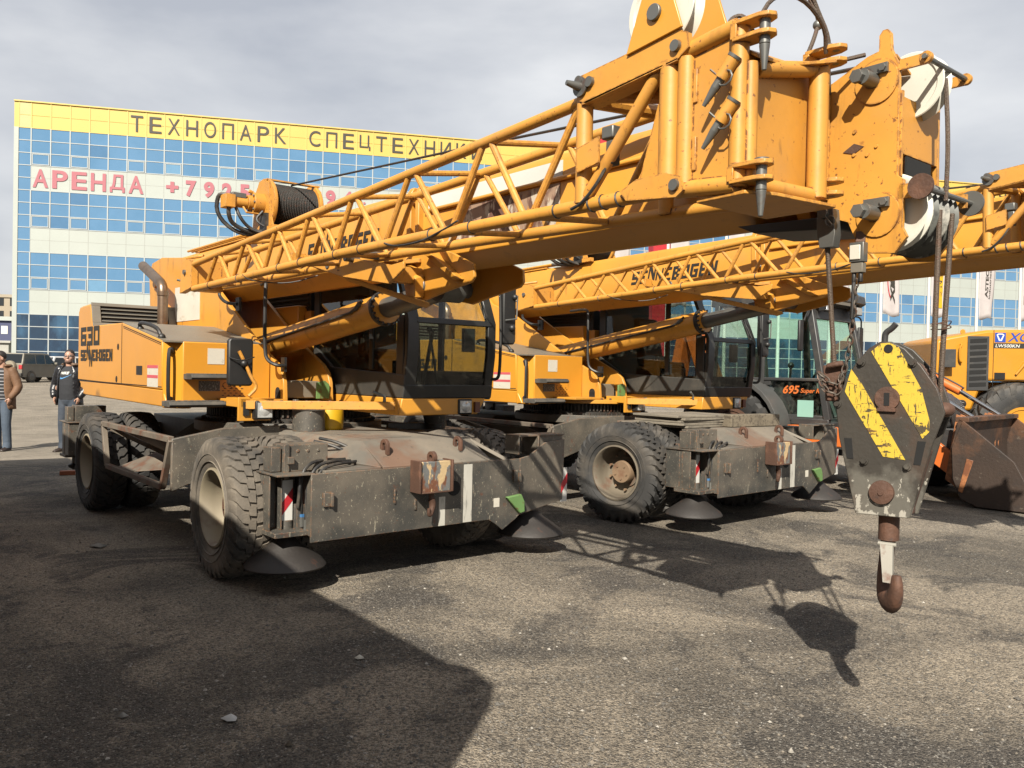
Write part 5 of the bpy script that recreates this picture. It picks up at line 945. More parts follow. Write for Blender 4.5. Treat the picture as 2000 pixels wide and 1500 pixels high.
# ------------------------------------------------------------------ backhoe loader behind the second crane
def big_tyre(r, w, rr, n=22, lug=.04):
    T = MB(); h = w/2
    T.lathe([(-h*.75, rr), (-h, rr+(r-rr)*.35), (-h, rr+(r-rr)*.75), (-h*.85, r-lug), (0, r-lug*.8), (h*.85, r-lug), (h, rr+(r-rr)*.75), (h, rr+(r-rr)*.35), (h*.75, rr)], (0, 0, 0), (0, 1, 0), 44, closed=True)
    for i in range(n):
        for s in (-1, 1):
            a0 = 2*math.pi*(i+(.5 if s > 0 else 0))/n; w_ = 2*math.pi/n*.27; rings = []
            for (y, ro, f) in ((.0, r, 0), (h*.5, r-.005, .35), (h*.92, r-.015, .8), (h*1.02, r-lug*2.2, .95)):
                a = a0+f*2*math.pi/n; ri = ro-lug*1.6; rings.append([(math.cos(a+q_*w_)*rd, s*y, math.sin(a+q_*w_)*rd) for q_, rd in ((-1, ri), (1, ri), (.8, ro), (-.8, ro))])
            T.loft(rings)
    return T
def big_rim(rr, w, c=0):
    q = MB(); h = w/2; q.lathe([(-h*.78, rr+.02), (-h*.85, rr+.02), (-h*.85, rr-.03), (-h*.3, rr-.06), (0, rr-.10), (.02, .14), (-.06, .14), (-.06, .0005), (.06, .0005), (.06, rr-.08), (h*.8, rr-.03), (h*.8, rr+.02)], (0, 0, 0), (0, 1, 0), 40)
    for i in range(8): a = i*math.pi/4; q.cyl((.2*math.cos(a), .0, .2*math.sin(a)), (.2*math.cos(a), -.03, .2*math.sin(a)), .018, n=6)
    return q
def wheel_at(F, x, y, r, w, rr, rim_m, lug=.04, n=22, flip=False, tm=None):
    k = ('w', r, w)
    if k not in MATS: MATS[k] = (big_rim(rr, w).mesh('rim', rim_m), big_tyre(r, w, rr, n, lug).mesh('tyre', tm or RUBD))
    o = link('wheel', MATS[k][0], F.root, (x, y, r-.02)); o.rotation_euler = (0, .3*x, math.pi if flip else 0); link('tyre', MATS[k][1], o)
DGY = mat('cab_frame_grey', (.045, .045, .045), .45, layers=[(DUST, 4, .5, .3, I3, .25)], var=.1)
FEN = mat('fender_grey', (.085, .085, .083), .5, layers=[(DUST, 2, .5, .3, I3, .3)], var=.1)
BKT = mat('bucket_steel', (.050, .030, .020), .65, .1, layers=[((.20, .085, .035), 2.5, .52, .2, I3, .8, (.75, -.35)), ((.035, .026, .022), 5, .54, .15, I3, .8), (DUST, 10, .62, .1, I3, .4)], bump=.15, bs=30, var=.2)
def backhoe():
    az = 135.; u, v = uv(az); o = V((4.22, 13.8, 0)); root = empty('backhoe_loader', o, math.atan2(u.y, u.x)); F = Frame(root, (0, 0, 0)); P = F.part
    tag(root, 'orange and dark grey backhoe loader with a rusty front bucket behind the second crane', 'backhoe loader')
    for y, fl in ((-.92, False), (.92, True)):
        wheel_at(F, 0, y, .74, .46, .38, RUS, .045, 20, fl); wheel_at(F, 2.35, y, .52, .36, .27, RUS, .035, 18, fl)
    q = MB(); q.box((-.6, -.45, .45), (3.2, .45, .95)); q.box((-.5, -.8, .62), (.5, .8, 1.0)); q.cyl((2.35, -.8, .5), (2.35, .8, .5), .09); q.box((-.9, -.9, .5), (-.5, .9, 1.1)); P('chassis', q, DGY, bevel=.01)
    q = MB()
    for s in (-1, 1):
        arc = [(.86*math.cos(a), .74+.86*math.sin(a)) for a in [R_(t) for t in range(-12, 181, 12)]]; inn = [(.80*math.cos(a), .74+.80*math.sin(a)) for a in [R_(t) for t in range(180, -13, -12)]]
        q.prism(arc+inn, 'y', s*.66, s*1.20); q.prism(arc+[(-.86, .9), (.84, .6)], 'y', s*.66, s*.70)
    P('fender', q, FEN, bevel=.01)
    # cab
    q = MB()
    def pil(a, b, w=.09, k=0): q.bar(a, b, w, w, (0, 1, 0), k)
    for s in (-1, 1):
        pil((1.42, s*.78, .98), (1.05, s*.70, 2.76), .10); pil((.35, s*.78, 1.5), (.32, s*.70, 2.76), .09); pil((-.55, s*.78, 1.5), (-.50, s*.70, 2.76), .09); pil((.86, s*.78, .95), (1.45, s*.78, .95), .10); pil((.35, s*.79, 1.58), (1.30, s*.79, 1.58), .05)
        q.prism([(.50, .95), (1.42, .95), (1.38, 1.05), (.50, 1.05)], 'y', s*.74, s*.80); q.prism([(.62, .66), (1.46, .66), (1.46, .95), (.62, .95)], 'y', s*.55, s*.80); q.prism([(-.6, 1.48), (.5, 1.48), (.5, 1.60), (-.6, 1.60)], 'y', s*.70, s*.80)
    pil((1.42, -.78, 1.0), (1.42, .78, 1.0), .10); pil((1.05, -.7, 2.72), (1.05, .7, 2.72), .08)
    q.prism([(-.62, 2.74), (1.18, 2.72), (1.32, 2.80), (1.30, 2.92), (1.1, 3.0), (-.6, 2.98)], 'y', -.74, .74); q.prism([(1.10, 2.50), (1.16, 2.50), (1.10, 2.76), (1.04, 2.76)], 'y', -.70, .70); q.box((-.55, -.78, .95), (.6, .78, 1.02)); q.box((-.58, -.75, 1.0), (-.50, .75, 1.6))
    cab = P('cab', q, DGY, bevel=.012)
    def pane(pts, m_, off): 
        q = MB(); q.loft([[V(p) for p in pts], [V(p)-V(off) for p in pts]]); P('window', q, m_, cab)
    for s in (-1, 1): pane([(.38, s*.79, 1.60), (1.27, s*.79, 1.60), (1.05, s*.72, 2.70), (.36, s*.72, 2.70)], GLG, (0, .006*s, 0)); pane([(.45, s*.79, 1.05), (1.38, s*.79, 1.05), (1.28, s*.79, 1.56), (.60, s*.79, 1.56)], GLD, (0, .006*s, 0)); pane([(-.5, s*.79, 1.6), (.31, s*.79, 1.6), (.30, s*.72, 2.70), (-.46, s*.72, 2.70)], GLG, (0, .006*s, 0))
    pane([(1.40, -.73, 1.05), (1.40, .73, 1.05), (1.08, .66, 2.62), (1.08, -.66, 2.62)], GLG, (.006, 0, 0))
    for y in (-.55, .55): q = MB(); q.box((1.18, y-.11, 2.62), (1.29, y+.11, 2.75), 0); q.box((1.29, y-.10, 2.63), (1.296, y+.10, 2.74), 1); P('work_lamp', q, [BLK, LAMP], cab, bevel=.01)
    q = MB(); q.box((1.30, -.35, 2.74), (1.305, .3, 2.90)); P('sun_board', q, MATS['louver_grey'], cab)
    q = MB(); text(q, '695', (.70, -.803, 1.36), (1, 0, 0), (0, 0, 1), .25, .13, .03, 0, .25); text(q, 'Super R', (.985, -.803, 1.36), (1, 0, 0), (0, 0, 1), .30, .09, .02, 0, .25); P('lettering', q, ORA, cab)
    q = MB(); q.box((.95, -.802, 1.02), (1.2, -.797, 1.27)); P('sticker', q, mat('green_label', (.30, .55, .46), .6, var=.03), cab)
    q = MB(); q.box((-.2, -.28, 1.0), (.25, .28, 1.35)); q.prism([(-.2, 1.35), (-.05, 1.35), (-.12, 2.05), (-.25, 2.1)], 'y', -.26, .26); P('operator_seat', q, BLK, cab, bevel=.04)
    q = MB(); q.tube([(1.2, 0, 1.0), (.95, 0, 1.65)], .05, 8); ring = [(.93+.16*math.cos(t*.45)*.5, .2*math.sin(t*.45), 1.66+.16*math.cos(t*.45)*.8) for t in range(15)]; q.tube(ring, .018, 6); q.tube([(.55, -.35, 1.0), (.62, -.38, 1.78)], .02, 6); q.sphere((.62, -.38, 1.80), .05, 8); P('steering_wheel', q, BLK, cab)
    q = MB(); q.box((.7, .35, 1.42), (1.25, .6, 1.60)); P('console', q, WHP, cab, bevel=.02)
    q = MB()
    for a, b in (((1.32, -.45, 1.3), (1.16, -.15, 2.2)), ((1.33, .3, 1.25), (1.17, .5, 2.2))): q.tube([a, b], .012, 6)
    P('wiper', q, BLK, cab)
    for s in (-1, 1):
        q = MB(); q.box((1.08, s*1.0-.02, 2.0), (1.13, s*1.0+.14*s, 2.46)); m_ = P('mirror', q, BLK, cab, bevel=.02); q = MB(); q.tube(smooth([(1.1, s*.72, 2.62), (1.16, s*.95, 2.62), (1.13, s*1.03, 2.45)]), .014, 6); P('mirror_bracket', q, BLK, m_)
    # bonnet and loader arms
    q = MB(); q.loft([[(1.45, -.42, .95), (1.45, .42, .95), (1.45, .42, 1.62), (1.45, -.42, 1.62)], [(2.75, -.38, .95), (2.75, .38, .95), (2.75, .38, 1.42), (2.75, -.38, 1.42)], [(2.95, -.34, .95), (2.95, .34, .95), (2.95, .34, 1.25), (2.95, -.34, 1.25)]]); P('bonnet', q, DGY, bevel=.05)
    q = MB(); q.tube(smooth([(2.0, -.25, 1.5), (2.0, -.25, 2.22), (2.02, -.25, 2.30), (2.1, -.25, 2.35), (2.16, -.25, 2.42)], 2), .045, 12); P('exhaust_pipe', q, DGY)
    q = MB(); q.box((.9, .82, .62), (1.75, 1.05, .90)); P('step_box', q, ORA, bevel=.02); q = MB(); q.box((.9, -1.05, .62), (1.75, -.82, .90)); st = P('step_box', q, ORA, bevel=.02)
    q = MB(); text(q, 'P00346', (1.1, -1.052, .72), (1, 0, 0), (0, 0, 1), .3, .07, .01); P('lettering', q, TXT, st)
    for s in (-1, 1):
        q = MB(); y = s*.62
        q.prism([(1.55, 1.35), (1.75, 1.50), (2.45, 1.12), (3.25, .50), (3.48, .30), (3.42, .18), (3.22, .22), (2.35, .82), (1.6, 1.2)], 'y', y-.045, y+.045); q.prism([(2.62, .60), (2.72, .60), (2.84, 1.28), (2.74, 1.32)], 'y', y-.09, y-.05)
        q.cyl((2.67, y-.12, .62), (2.67, y+.08, .62), .07, n=16, k=1); q.cyl((2.79, y-.12, 1.27), (2.79, y+.08, 1.27), .06, n=16, k=1)
        P('loader_arm', q, [ORA, BLK], bevel=.01)
        q = MB(); q.cyl((1.85, y-.08, 1.70), (2.60, y-.08, 1.42), .065, n=14, k=0); q.cyl((2.60, y-.08, 1.42), (2.82, y-.08, 1.28), .032, n=12, k=1); q.cyl((1.9, y+.12, 1.9), (2.75, y+.12, 1.45), .065, n=14, k=0); q.cyl((2.75, y+.12, 1.45), (3.28, y+.12, 1.12), .032, n=12, k=1); q.tube([(1.9, y+.12, 1.99), (2.7, y+.12, 1.56), (2.8, y+.1, 1.50)], .014, 6, k=2); P('bucket_cylinder', q, [ORA, CHR, BLK])
    # bucket
    q = MB(); prof = [(3.30, 1.12), (3.22, .75), (3.24, .35), (3.34, .10), (3.55, .02), (4.20, .0), (4.26, .03)]
    inner = [(4.22, .06), (3.58, .07), (3.40, .15), (3.30, .38), (3.28, .74), (3.36, 1.10)]
    q.prism(prof+inner, 'y', -1.15, 1.15)
    side_ = [(3.36, 1.10), (3.24, .75), (3.26, .35), (3.36, .10), (3.55, .02), (4.20, .02), (4.22, .1), (3.95, .62), (3.55, .95)]
    for s in (-1, 1): q.prism(side_, 'y', s*1.15, s*1.19)
    q.box((3.26, -1.15, 1.08), (3.42, 1.15, 1.14)); 
    for y in (-.70, -.54, .54, .70): q.prism([(3.02, .28), (3.26, .12), (3.30, 1.1), (3.14, 1.16)], 'y', y-.015, y+.015, 1)
    q.prism([(3.42, .62), (3.50, .60), (3.38, .18), (3.33, .20)], 'y', -1.20, -1.19, 1); q.cyl((3.2, -.75, .32), (3.2, -.49, .32), .05, n=14, k=2); q.cyl((3.2, -.75, 1.02), (3.2, -.49, 1.02), .05, n=14, k=2)
    P('front_bucket', q, [BKT, mat('worn_orange', (.48, .19, .07), .55, layers=[(RUST, 4, .46, .1, I3, .8)]), BLK], bevel=.008)
    q = MB(); q.prism([(-1.0, .5), (-.9, 1.6), (-1.3, 2.6), (-1.6, 2.7), (-1.9, 1.2), (-1.7, 1.1), (-1.5, 2.3), (-1.15, 1.4), (-1.2, .5)], 'y', -.16, .16); P('backhoe_boom', q, ORA, bevel=.02)
backhoe()

# ------------------------------------------------------------------ yellow wheel loader on the right
def wheel_loader(o, az, label, cat='wheel loader', group=None, writing=True):
    u, v = uv(az); root = empty('wheel_loader', o, math.atan2(u.y, u.x)); F = Frame(root, (0, 0, 0)); P = F.part; tag(root, label, cat, group)
    for y, fl in ((-1.08, False), (1.08, True)): wheel_at(F, 0, y, .81, .58, .34, LYEL, .05, 20, fl); wheel_at(F, 3.2, y, .81, .58, .34, LYEL, .05, 20, fl)
    q = MB(); yw = .98
    hood = [(-1.45, 1.05), (-1.42, 2.36), (-1.30, 2.42), (-.82, 2.52), (-.5, 2.58), (.95, 2.62), (.95, 1.25), (.75, 1.25), (.6, 1.62), (-.55, 1.62), (-.75, 1.05)]
    q.prism(hood, 'y', -yw, yw); q.prism([(-1.0, .95), (.95, .95), (.95, 1.6), (-1.0, 1.6)], 'y', -.6, .6)
    P('bonnet', q, LYEL, bevel=.05)
    bon = [c for c in root.children if c.name.startswith('bonnet')][0]
    q = MB(); q.box((-.86, -yw-.02, 1.44), (-.48, -yw, 2.46), 0)
    for i in range(8): z = 1.50+i*.118; q.loft([[(-.82, -yw-.021, z), (-.52, -yw-.021, z+.02), (-.52, -yw-.021, z+.095), (-.82, -yw-.021, z+.075)], [(-.82, -yw-.026, z), (-.52, -yw-.026, z+.02), (-.52, -yw-.026, z+.095), (-.82, -yw-.026, z+.075)]], 1)
    P('side_grille', q, [MATS['cab_frame_grey'], VOID], bon, bevel=.004)
    q = MB(); q.tube(smooth([(-.98, -yw, 2.30), (-.98, -yw-.07, 2.30), (-1.02, -yw-.07, 2.24), (-1.02, -yw-.07, 2.02), (-.98, -yw-.07, 1.96), (-.98, -yw, 1.96)]), .018, 8); P('grab_handle', q, LYEL, bon)
    q = MB(); q.box((-1.36, -yw-.22, 1.86), (-1.14, -yw, 2.20)); P('tool_box', q, MATS['cab_frame_grey'], bon, bevel=.008)
    q = MB(); q.box((-.40, -yw-.004, 1.10), (-.39, -yw, 2.58)); q.box((-.39, -yw-.004, 1.64), (.9, -yw, 1.65)); q.box((-.37, -yw-.008, 1.66), (-.18, -yw, 1.78)); P('panel_seam', q, VOID, bon)
    q = MB(); q.lathe([(-.008, .045), (0, .05), (.008, .045)], (-.80, -.6, 2.56), (0, 1, 0), 16); q.tube([(-.8, -.6, 2.5), (-.8, -.6, 2.58)], .012, 6); P('lifting_eye', q, LYEL, bon)
    if writing:
        q = MB(); q.box((-.375, -yw-.004, 2.35), (-.185, -yw, 2.53), 0); c = (-.28, 2.445)
        R3 = lambda r, d, k: (c[0]+r*math.cos(R_(90+120*k+d)), c[1]+r*math.sin(R_(90+120*k+d)))
        # white ring of a three-sided emblem, point down, with an open blue centre
        outp = [(-.35, 2.49), (-.32, 2.515), (-.24, 2.515), (-.21, 2.49), (-.255, 2.375), (-.305, 2.375)]; inp_ = [(-.325, 2.485), (-.31, 2.495), (-.25, 2.495), (-.235, 2.485), (-.275, 2.40), (-.285, 2.40)]
        for i in range(6):
            j = (i+1) % 6; q.add([(p[0], -yw-.006, p[1]) for p in (outp[i], outp[j], inp_[j], inp_[i])], [(0, 1, 2, 3)], 1)
        P('emblem', q, [mat('logo_blue', srgb(35, 75, 175), .4, var=0), WHP], bon)
        q = MB(); text(q, 'XCMG', (-.15, -yw-.005, 2.365), (1, 0, 0), (0, 0, 1), .72, .165, .015, 0, .3); P('lettering', q, MATS['logo_blue'], bon)
        q = MB(); q.box((-.39, -yw-.004, 2.24), (.9, -yw, 2.335)); st = P('model_strip', q, BLK, bon); q = MB(); text(q, 'LW500KN', (-.365, -yw-.006, 2.255), (1, 0, 0), (0, 0, 1), .42, .06, .012, 0, .2); P('lettering', q, WHP, st)
    q = MB(); q.tube(smooth([(.0, -yw-.03, 1.75), (.25, -yw-.06, 2.1), (.6, -yw-.06, 2.3), (.95, -yw-.06, 2.3)]), .02, 6); P('handrail', q, LYEL, bon)
    # cab, articulated front, arms, bucket
    q = MB()
    for x, y in ((1.0, -.75), (1.0, .75), (2.2, -.75), (2.2, .75)): q.bar((x, y, 1.5), (x, y, 3.25), .1, .1, (1, 0, 0))
    q.box((.92, -.82, 3.2), (2.4, .82, 3.42)); q.box((.95, -.8, 1.3), (2.25, .8, 2.0)); q.box((.9, -.98, 1.0), (2.3, .98, 1.3)); cab = P('cab', q, [LYEL], bevel=.03)
    for y in (-.76, .76): q = MB(); q.box((1.05, y-.01, 2.0), (2.15, y+.01, 3.2)); P('window', q, GLD, cab)
    q = MB(); q.box((2.2, -.7, 2.0), (2.22, .7, 3.2)); P('windscreen', q, GLD, cab)
    q = MB(); q.box((2.2, -.55, .6), (4.0, .55, 1.5)); q.prism([(2.6, 1.5), (3.0, 2.3), (3.3, 2.3), (3.7, 1.5)], 'y', -.6, .6); P('front_frame', q, LYEL, bevel=.02)
    for y in (-.6, .6): q = MB(); q.prism([(2.9, 2.1), (3.2, 2.3), (4.3, 1.5), (5.0, .5), (4.75, .3), (4.0, 1.2)], 'y', y-.07, y+.07); P('loader_arm', q, LYEL, bevel=.02)
    q = MB(); q.prism([(4.85, 1.35), (4.75, .8), (4.8, .25), (5.1, .03), (6.0, .0), (6.0, .06), (5.15, .1), (4.9, .3), (4.85, .8), (4.95, 1.33)], 'y', -1.5, 1.5)
    for y in (-1.5, 1.46): q.prism([(4.85, 1.3), (4.8, .3), (5.1, .03), (6.0, .03), (5.4, .9)], 'y', y, y+.04)
    P('front_bucket', q, BKT, bevel=.01)
    return root
wheel_loader((9.55, 16.55, 0), 97., 'yellow wheel loader with blue lettering and a louvred side grille at the right edge')

# ------------------------------------------------------------------ people
SKIN = mat('skin', (.52, .29, .20), .5, var=.06, vs=8); HAIR = mat('dark_hair', (.022, .015, .012), .6, var=.2, vs=40)
JEAN = mat('denim', (.075, .105, .15), .85, layers=[((.16, .19, .22), 3, .5, .2, I3, .6)], bump=.3, bs=18, var=.2)
JEAD = mat('dark_denim', (.04, .055, .08), .85, layers=[((.09, .10, .12), 3, .5, .2, I3, .5)], bump=.3, bs=18, var=.2)
BRJ = mat('brown_jacket', (.19, .095, .045), .75, bump=.5, bs=14, var=.2, vs=5); BKJ = mat('black_leather', (.014, .014, .017), .33, bump=.8, bs=16, var=.2)
BKT_ = mat('black_cotton', (.022, .024, .03), .85, bump=.25, bs=20, var=.15); SHOE = mat('shoe_leather', (.035, .022, .016), .5, var=.2)
def remeshed(mb, vox, sm=4):
    o = link('tmp', mb.mesh('tmp', SKIN)); m = o.modifiers.new('r', 'REMESH'); m.mode = 'VOXEL'; m.voxel_size = vox; m2 = o.modifiers.new('s', 'SMOOTH'); m2.iterations = sm; m2.factor = .5
    dg = bpy.context.evaluated_depsgraph_get(); me = bpy.data.meshes.new_from_object(o.evaluated_get(dg)); bpy.data.objects.remove(o); me.shade_smooth(); return me
def capsule(mb, pts, rs):
    pts = [V(p) for p in pts]
    for i in range(len(pts)-1): mb.cyl(pts[i], pts[i+1], rs[i], rs[i+1], 14)
    for p, r in zip(pts, rs): mb.sphere(p, r*.995, 7)
def person(loc, rz, label, look, jacket, trousers, top, k=1.0, stripes=False, mark=False, glasses=False, feet=((-.11, 0), (.12, -.02)), jlen=.78, collar=None):
    """stands with both hands in the trouser pockets, facing -y; look = (turn, nod) of the head in degrees"""
    root = empty('person', loc, rz); tag(root, label, 'person'); F = Frame(root, (0, 0, 0))
    root.scale = (k, k, k)
    # body: one surface for head, neck, trunk, arms and hands
    b = MB(); H = Matrix.Translation((0, -.015, 1.50)) @ Matrix.Rotation(R_(look[0]), 4, 'Z') @ Matrix.Rotation(R_(look[1]), 4, 'X')
    hp = lambda x, y, z: tuple(H @ V((x, y, z)))
    h = MB(); h.sphere((0, .005, .155), .092, 10, sc=(.82, 1.02, 1.15)); h.sphere((0, -.025, .085), .068, 9, sc=(.86, .95, 1.0)); h.sphere((0, -.055, .055), .035, 7, sc=(1.1, .9, .8))
    h.loft([[(-.011, -.088, .15), (.011, -.088, .15), (.006, -.08, .16), (-.006, -.08, .16)], [(-.020, -.098, .103), (.020, -.098, .103), (.012, -.120, .112), (-.012, -.120, .112)]])
    h.sphere((0, -.088, .068), .020, 6, sc=(1.3, .6, .45)); h.sphere((0, -.085, .158), .02, 6, sc=(2.9, .8, .5))
    for s in (-1, 1): h.sphere((s*.078, .012, .125), .026, 6, sc=(.4, .7, 1.15)); h.sphere((s*.042, -.06, .105), .03, 6)
    h.map(lambda p: H @ p); b.v += h.v; b.f += [tuple(i+len(b.v)-len(h.v) for i in f) for f in h.f]; b.m += h.m
    capsule(b, [(0, .0, 1.40), (0, -.005, 1.53)], [.062, .055])
    capsule(b, [(0, .01, .95), (0, .01, 1.2), (0, .01, 1.34)], [.10, .105, .10])
    for s in (-1, 1):
        capsule(b, [(s*.185, .01, 1.40), (s*.27, .03, 1.16), (s*.235, -.055, .95)], [.055, .045, .035])
        hd = V((s*.215, -.075, .90)); b.sphere(hd, .042, 7, sc=(.6, .9, 1.2))
        for f in range(4): b.tube([hd+V((s*-.006, -.03+f*.018, -.02)), hd+V((s*-.015, -.03+f*.017, -.062)), hd+V((s*-.024, -.025+f*.015, -.085+.008*abs(f-1.5)))], .0092, 8)
        b.tube([hd+V((s*-.01, -.03, .02)), hd+V((s*-.028, -.058, -.005)), hd+V((s*-.03, -.062, -.03))], .0105, 8)
    me = remeshed(b, .0075, 3); me.materials.clear(); me.materials.append(SKIN); body = link('body', me, root); F.org[body.name] = V((0, 0, 0))
    # eyes, brows and mouth are set into the face
    q = MB()
    for s in (-1, 1): q.sphere(hp(s*.034, -.083, .138), .012, 6, k=0); q.sphere(hp(s*.034, -.0925, .138), .006, 5, k=1); q.bar(hp(s*.052, -.086, .160), hp(s*.018, -.094, .163), .006, .008, (0, 0, 1), 1)
    q.bar(hp(-.024, -.094, .066), hp(.024, -.094, .066), .006, .005, (0, 0, 1), 2); F.part('face', q, [WHP, HAIR, mat('lip'+label[:3], (.33, .13, .10), .5, var=0)], body)
    q = MB(); n = 10
    q.sphere((0, .018, .175), .094, 12, sc=(.86, 1.02, 1.03)); q.v = [p for p in q.v]; 
    q2 = MB(); q2.v = [tuple(H @ V((p[0], max(p[1], -.066+.0*p[2]) if p[2] > .19 else max(p[1], -.005+.6*(.19-p[2])), max(p[2], .10)))) for p in q.v]; q2.f = q.f; q2.m = q.m; F.part('hair', q2, HAIR, body, ang=80)
    if glasses:
        q = MB()
        for s in (-1, 1): ring = [hp(s*.034+.022*math.cos(t*.55), -.104, .136+.016*math.sin(t*.55)) for t in range(12)]; q.tube(ring, .0026, 5); q.tube([hp(s*.056, -.103, .14), hp(s*.080, 0, .14)], .0026, 5)
        q.tube([hp(-.012, -.106, .138), hp(.012, -.106, .138)], .0026, 5); F.part('glasses', q, BLK, body)
        q = MB(); q.sphere((0, -.040, .055), .066, 8, sc=(.9, .86, .62)); q.map(lambda p: H @ p); F.part('stubble', q, mat('stubble', (.20, .115, .085), .7, var=.1), body)
    # trousers
    q = MB(); capsule(q, [(0, .01, .97), (0, .01, .92)], [.155, .16]); q.v = [(x*1.08, y*.82, z) for x, y, z in q.v]
    for s, (fx, fy) in zip((-1, 1), feet): capsule(q, [(s*.085, .01, .90), (fx*.95, fy-.015, .50), (fx, fy+.015, .10)], [.105, .078, .068]); q.cyl((fx, fy+.01, .14), (fx, fy+.005, .045), .070, .078, 16)
    me = remeshed(q, .011, 3); me.materials.clear(); me.materials.append(trousers); link('trousers', me, root)
    for s, (fx, fy) in zip((-1, 1), feet):
        q = MB(); d = V((s*.25, -1, 0)).normalized(); c = V((fx, fy, 0)); sd_ = V((-d.y, d.x, 0)); rings = []
        for t, w, hh in ((-.09, .030, .07), (-.07, .042, .10), (0, .046, .105), (.07, .050, .075), (.14, .048, .055), (.185, .03, .035)): rings.append([c+d*t-sd_*w+V((0, 0, .0)), c+d*t+sd_*w, c+d*t+sd_*w*.95+V((0, 0, hh*.6)), c+d*t+V((0, 0, hh)), c+d*t-sd_*w*.95+V((0, 0, hh*.6))])
        q.loft(rings); F.part('shoe', q, SHOE, bevel=.008)
    # shirt
    q = MB(); lev = [(.90, .175, .125), (1.0, .178, .14), (1.15, .18, .145), (1.3, .19, .135), (1.40, .17, .11), (1.455, .10, .085), (1.475, .068, .068)]
    lv = []
    for i in range(len(lev)-1):
        for j in range(3): f = j/3; lv.append(tuple(a+(b_-a)*f for a, b_ in zip(lev[i], lev[i+1])))
    lv.append(lev[-1]); N_ = 32
    for i, (z, a, c) in enumerate(lv): pass
    rings = [[(a*math.cos(2*math.pi*j/N_), .005+c*math.sin(2*math.pi*j/N_), z) for j in range(N_)] for z, a, c in lv]
    for i in range(len(rings)-1): q.loft([rings[i], rings[i+1]], 0, False)
    if not stripes: F.part('shirt', q, [top])
    else:
        q = MB(); z = .90; zz = []
        while z < 1.47: zz.append(z); z += .012
        def at(z):
            for i in range(len(lev)-1):
                if lev[i][0] <= z <= lev[i+1][0]: f = (z-lev[i][0])/(lev[i+1][0]-lev[i][0]); return tuple(lev[i][k]+(lev[i+1][k]-lev[i][k])*f for k in (1, 2))
            return lev[-1][1:]
        rr = [[(at(z)[0]*math.cos(2*math.pi*j/N_), .005+at(z)[1]*math.sin(2*math.pi*j/N_), z) for j in range(N_)] for z in zz]
        for i in range(len(rr)-1): q.loft([rr[i], rr[i+1]], 1 if i % 5 == 2 else 0, False)
        F.part('jumper', q, [top, mat('jumper_stripe', (.42, .42, .44), .8, var=.05)])
    if mark:
        sh = [c for c in root.children if c.name.startswith('shirt')][0]
        def front(x, z): 
            for (z0, a0, c0), (z1, a1, c1) in zip(lev, lev[1:]):
                if z0 <= z <= z1: f = (z-z0)/(z1-z0); a, c = a0+(a1-a0)*f, c0+(c1-c0)*f
            return (x, .005-c*math.sqrt(max(.02, 1-(x/a)**2))-.004, z)
        w = MB(); text(w, 'NIKE', (-.085, 1.335, 0), (1, 0, 0), (0, 1, 0), .14, .045, .04, 0, .35); w.v = [front(p[0], p[1]) for p in w.v]; F.part('lettering', w, WHP, sh)
        w = MB(); up = [(-.09, 1.315), (-.085, 1.28), (-.05, 1.272), (.0, 1.288), (.05, 1.305), (.105, 1.335)]; lo = [(-.09, 1.255), (-.08, 1.252), (-.05, 1.255), (.0, 1.275), (.05, 1.298), (.105, 1.333)]
        for i in range(5): w.add([front(*up[i]), front(*up[i+1]), front(*lo[i+1]), front(*lo[i])], [(0, 1, 2, 3)])
        F.part('emblem', w, mat('logo_sky', srgb(95, 165, 225), .6, var=0), sh)
    # open jacket
    q = MB(); lev2 = [(jlen, .235, .165, .95), (jlen+.12, .225, .17, .85), (1.05, .215, .175, .72), (1.2, .215, .17, .66), (1.32, .225, .155, .62), (1.41, .215, .13, .60), (1.455, .14, .115, .62), (1.50, .095, .10, .75)]
    nb = 26; rows = []
    for z, a, c, op in lev2:
        rows.append([(a*math.sin(op+(2*math.pi-2*op)*j/nb)+.008*math.sin(j*2.1+z*17), .012-c*math.cos(op+(2*math.pi-2*op)*j/nb)+.006*math.sin(j*1.7+z*23), z) for j in range(nb+1)])
    q.add([p for r in rows for p in r], [(i*(nb+1)+j, i*(nb+1)+j+1, (i+1)*(nb+1)+j+1, (i+1)*(nb+1)+j) for i in range(len(rows)-1) for j in range(nb)])
    jk = F.part('jacket', q, jacket, ang=80); m = jk.modifiers.new('sub', 'SUBSURF'); m.levels = 1; m.render_levels = 1; m = jk.modifiers.new('t', 'SOLIDIFY'); m.thickness = .018
    for s in (-1, 1):
        q = MB(); capsule(q, [(s*.185, .015, 1.405), (s*.235, .03, 1.29), (s*.29, .04, 1.14), (s*.285, .0, 1.06), (s*.245, -.06, .965)], [.082, .080, .072, .068, .056]); me = remeshed(q, .012, 3); me.materials.clear(); me.materials.append(jacket); link('sleeve', me, jk)
    q = MB(); rows = []
    for z, a, c, op in ((1.47, .115, .105, .62), (1.53, .118, .112, .70), (1.50, .155, .135, .80)): rows.append([(a*math.sin(op+(2*math.pi-2*op)*j/20), .012-c*math.cos(op+(2*math.pi-2*op)*j/20)+.01, z) for j in range(21)])
    q.add([p for r in rows for p in r], [(i*21+j, i*21+j+1, (i+1)*21+j+1, (i+1)*21+j) for i in range(2) for j in range(20)]); cl = F.part('collar', q, collar or jacket, jk, ang=80); m = cl.modifiers.new('t', 'SOLIDIFY'); m.thickness = .012
    return root
person((-9.20, 15.0, 0), R_(-12), 'person in an open brown jacket, striped jumper and jeans at the left edge', (-28, 14), BRJ, JEAN, BKT_, 1.02, stripes=True, jlen=.74)
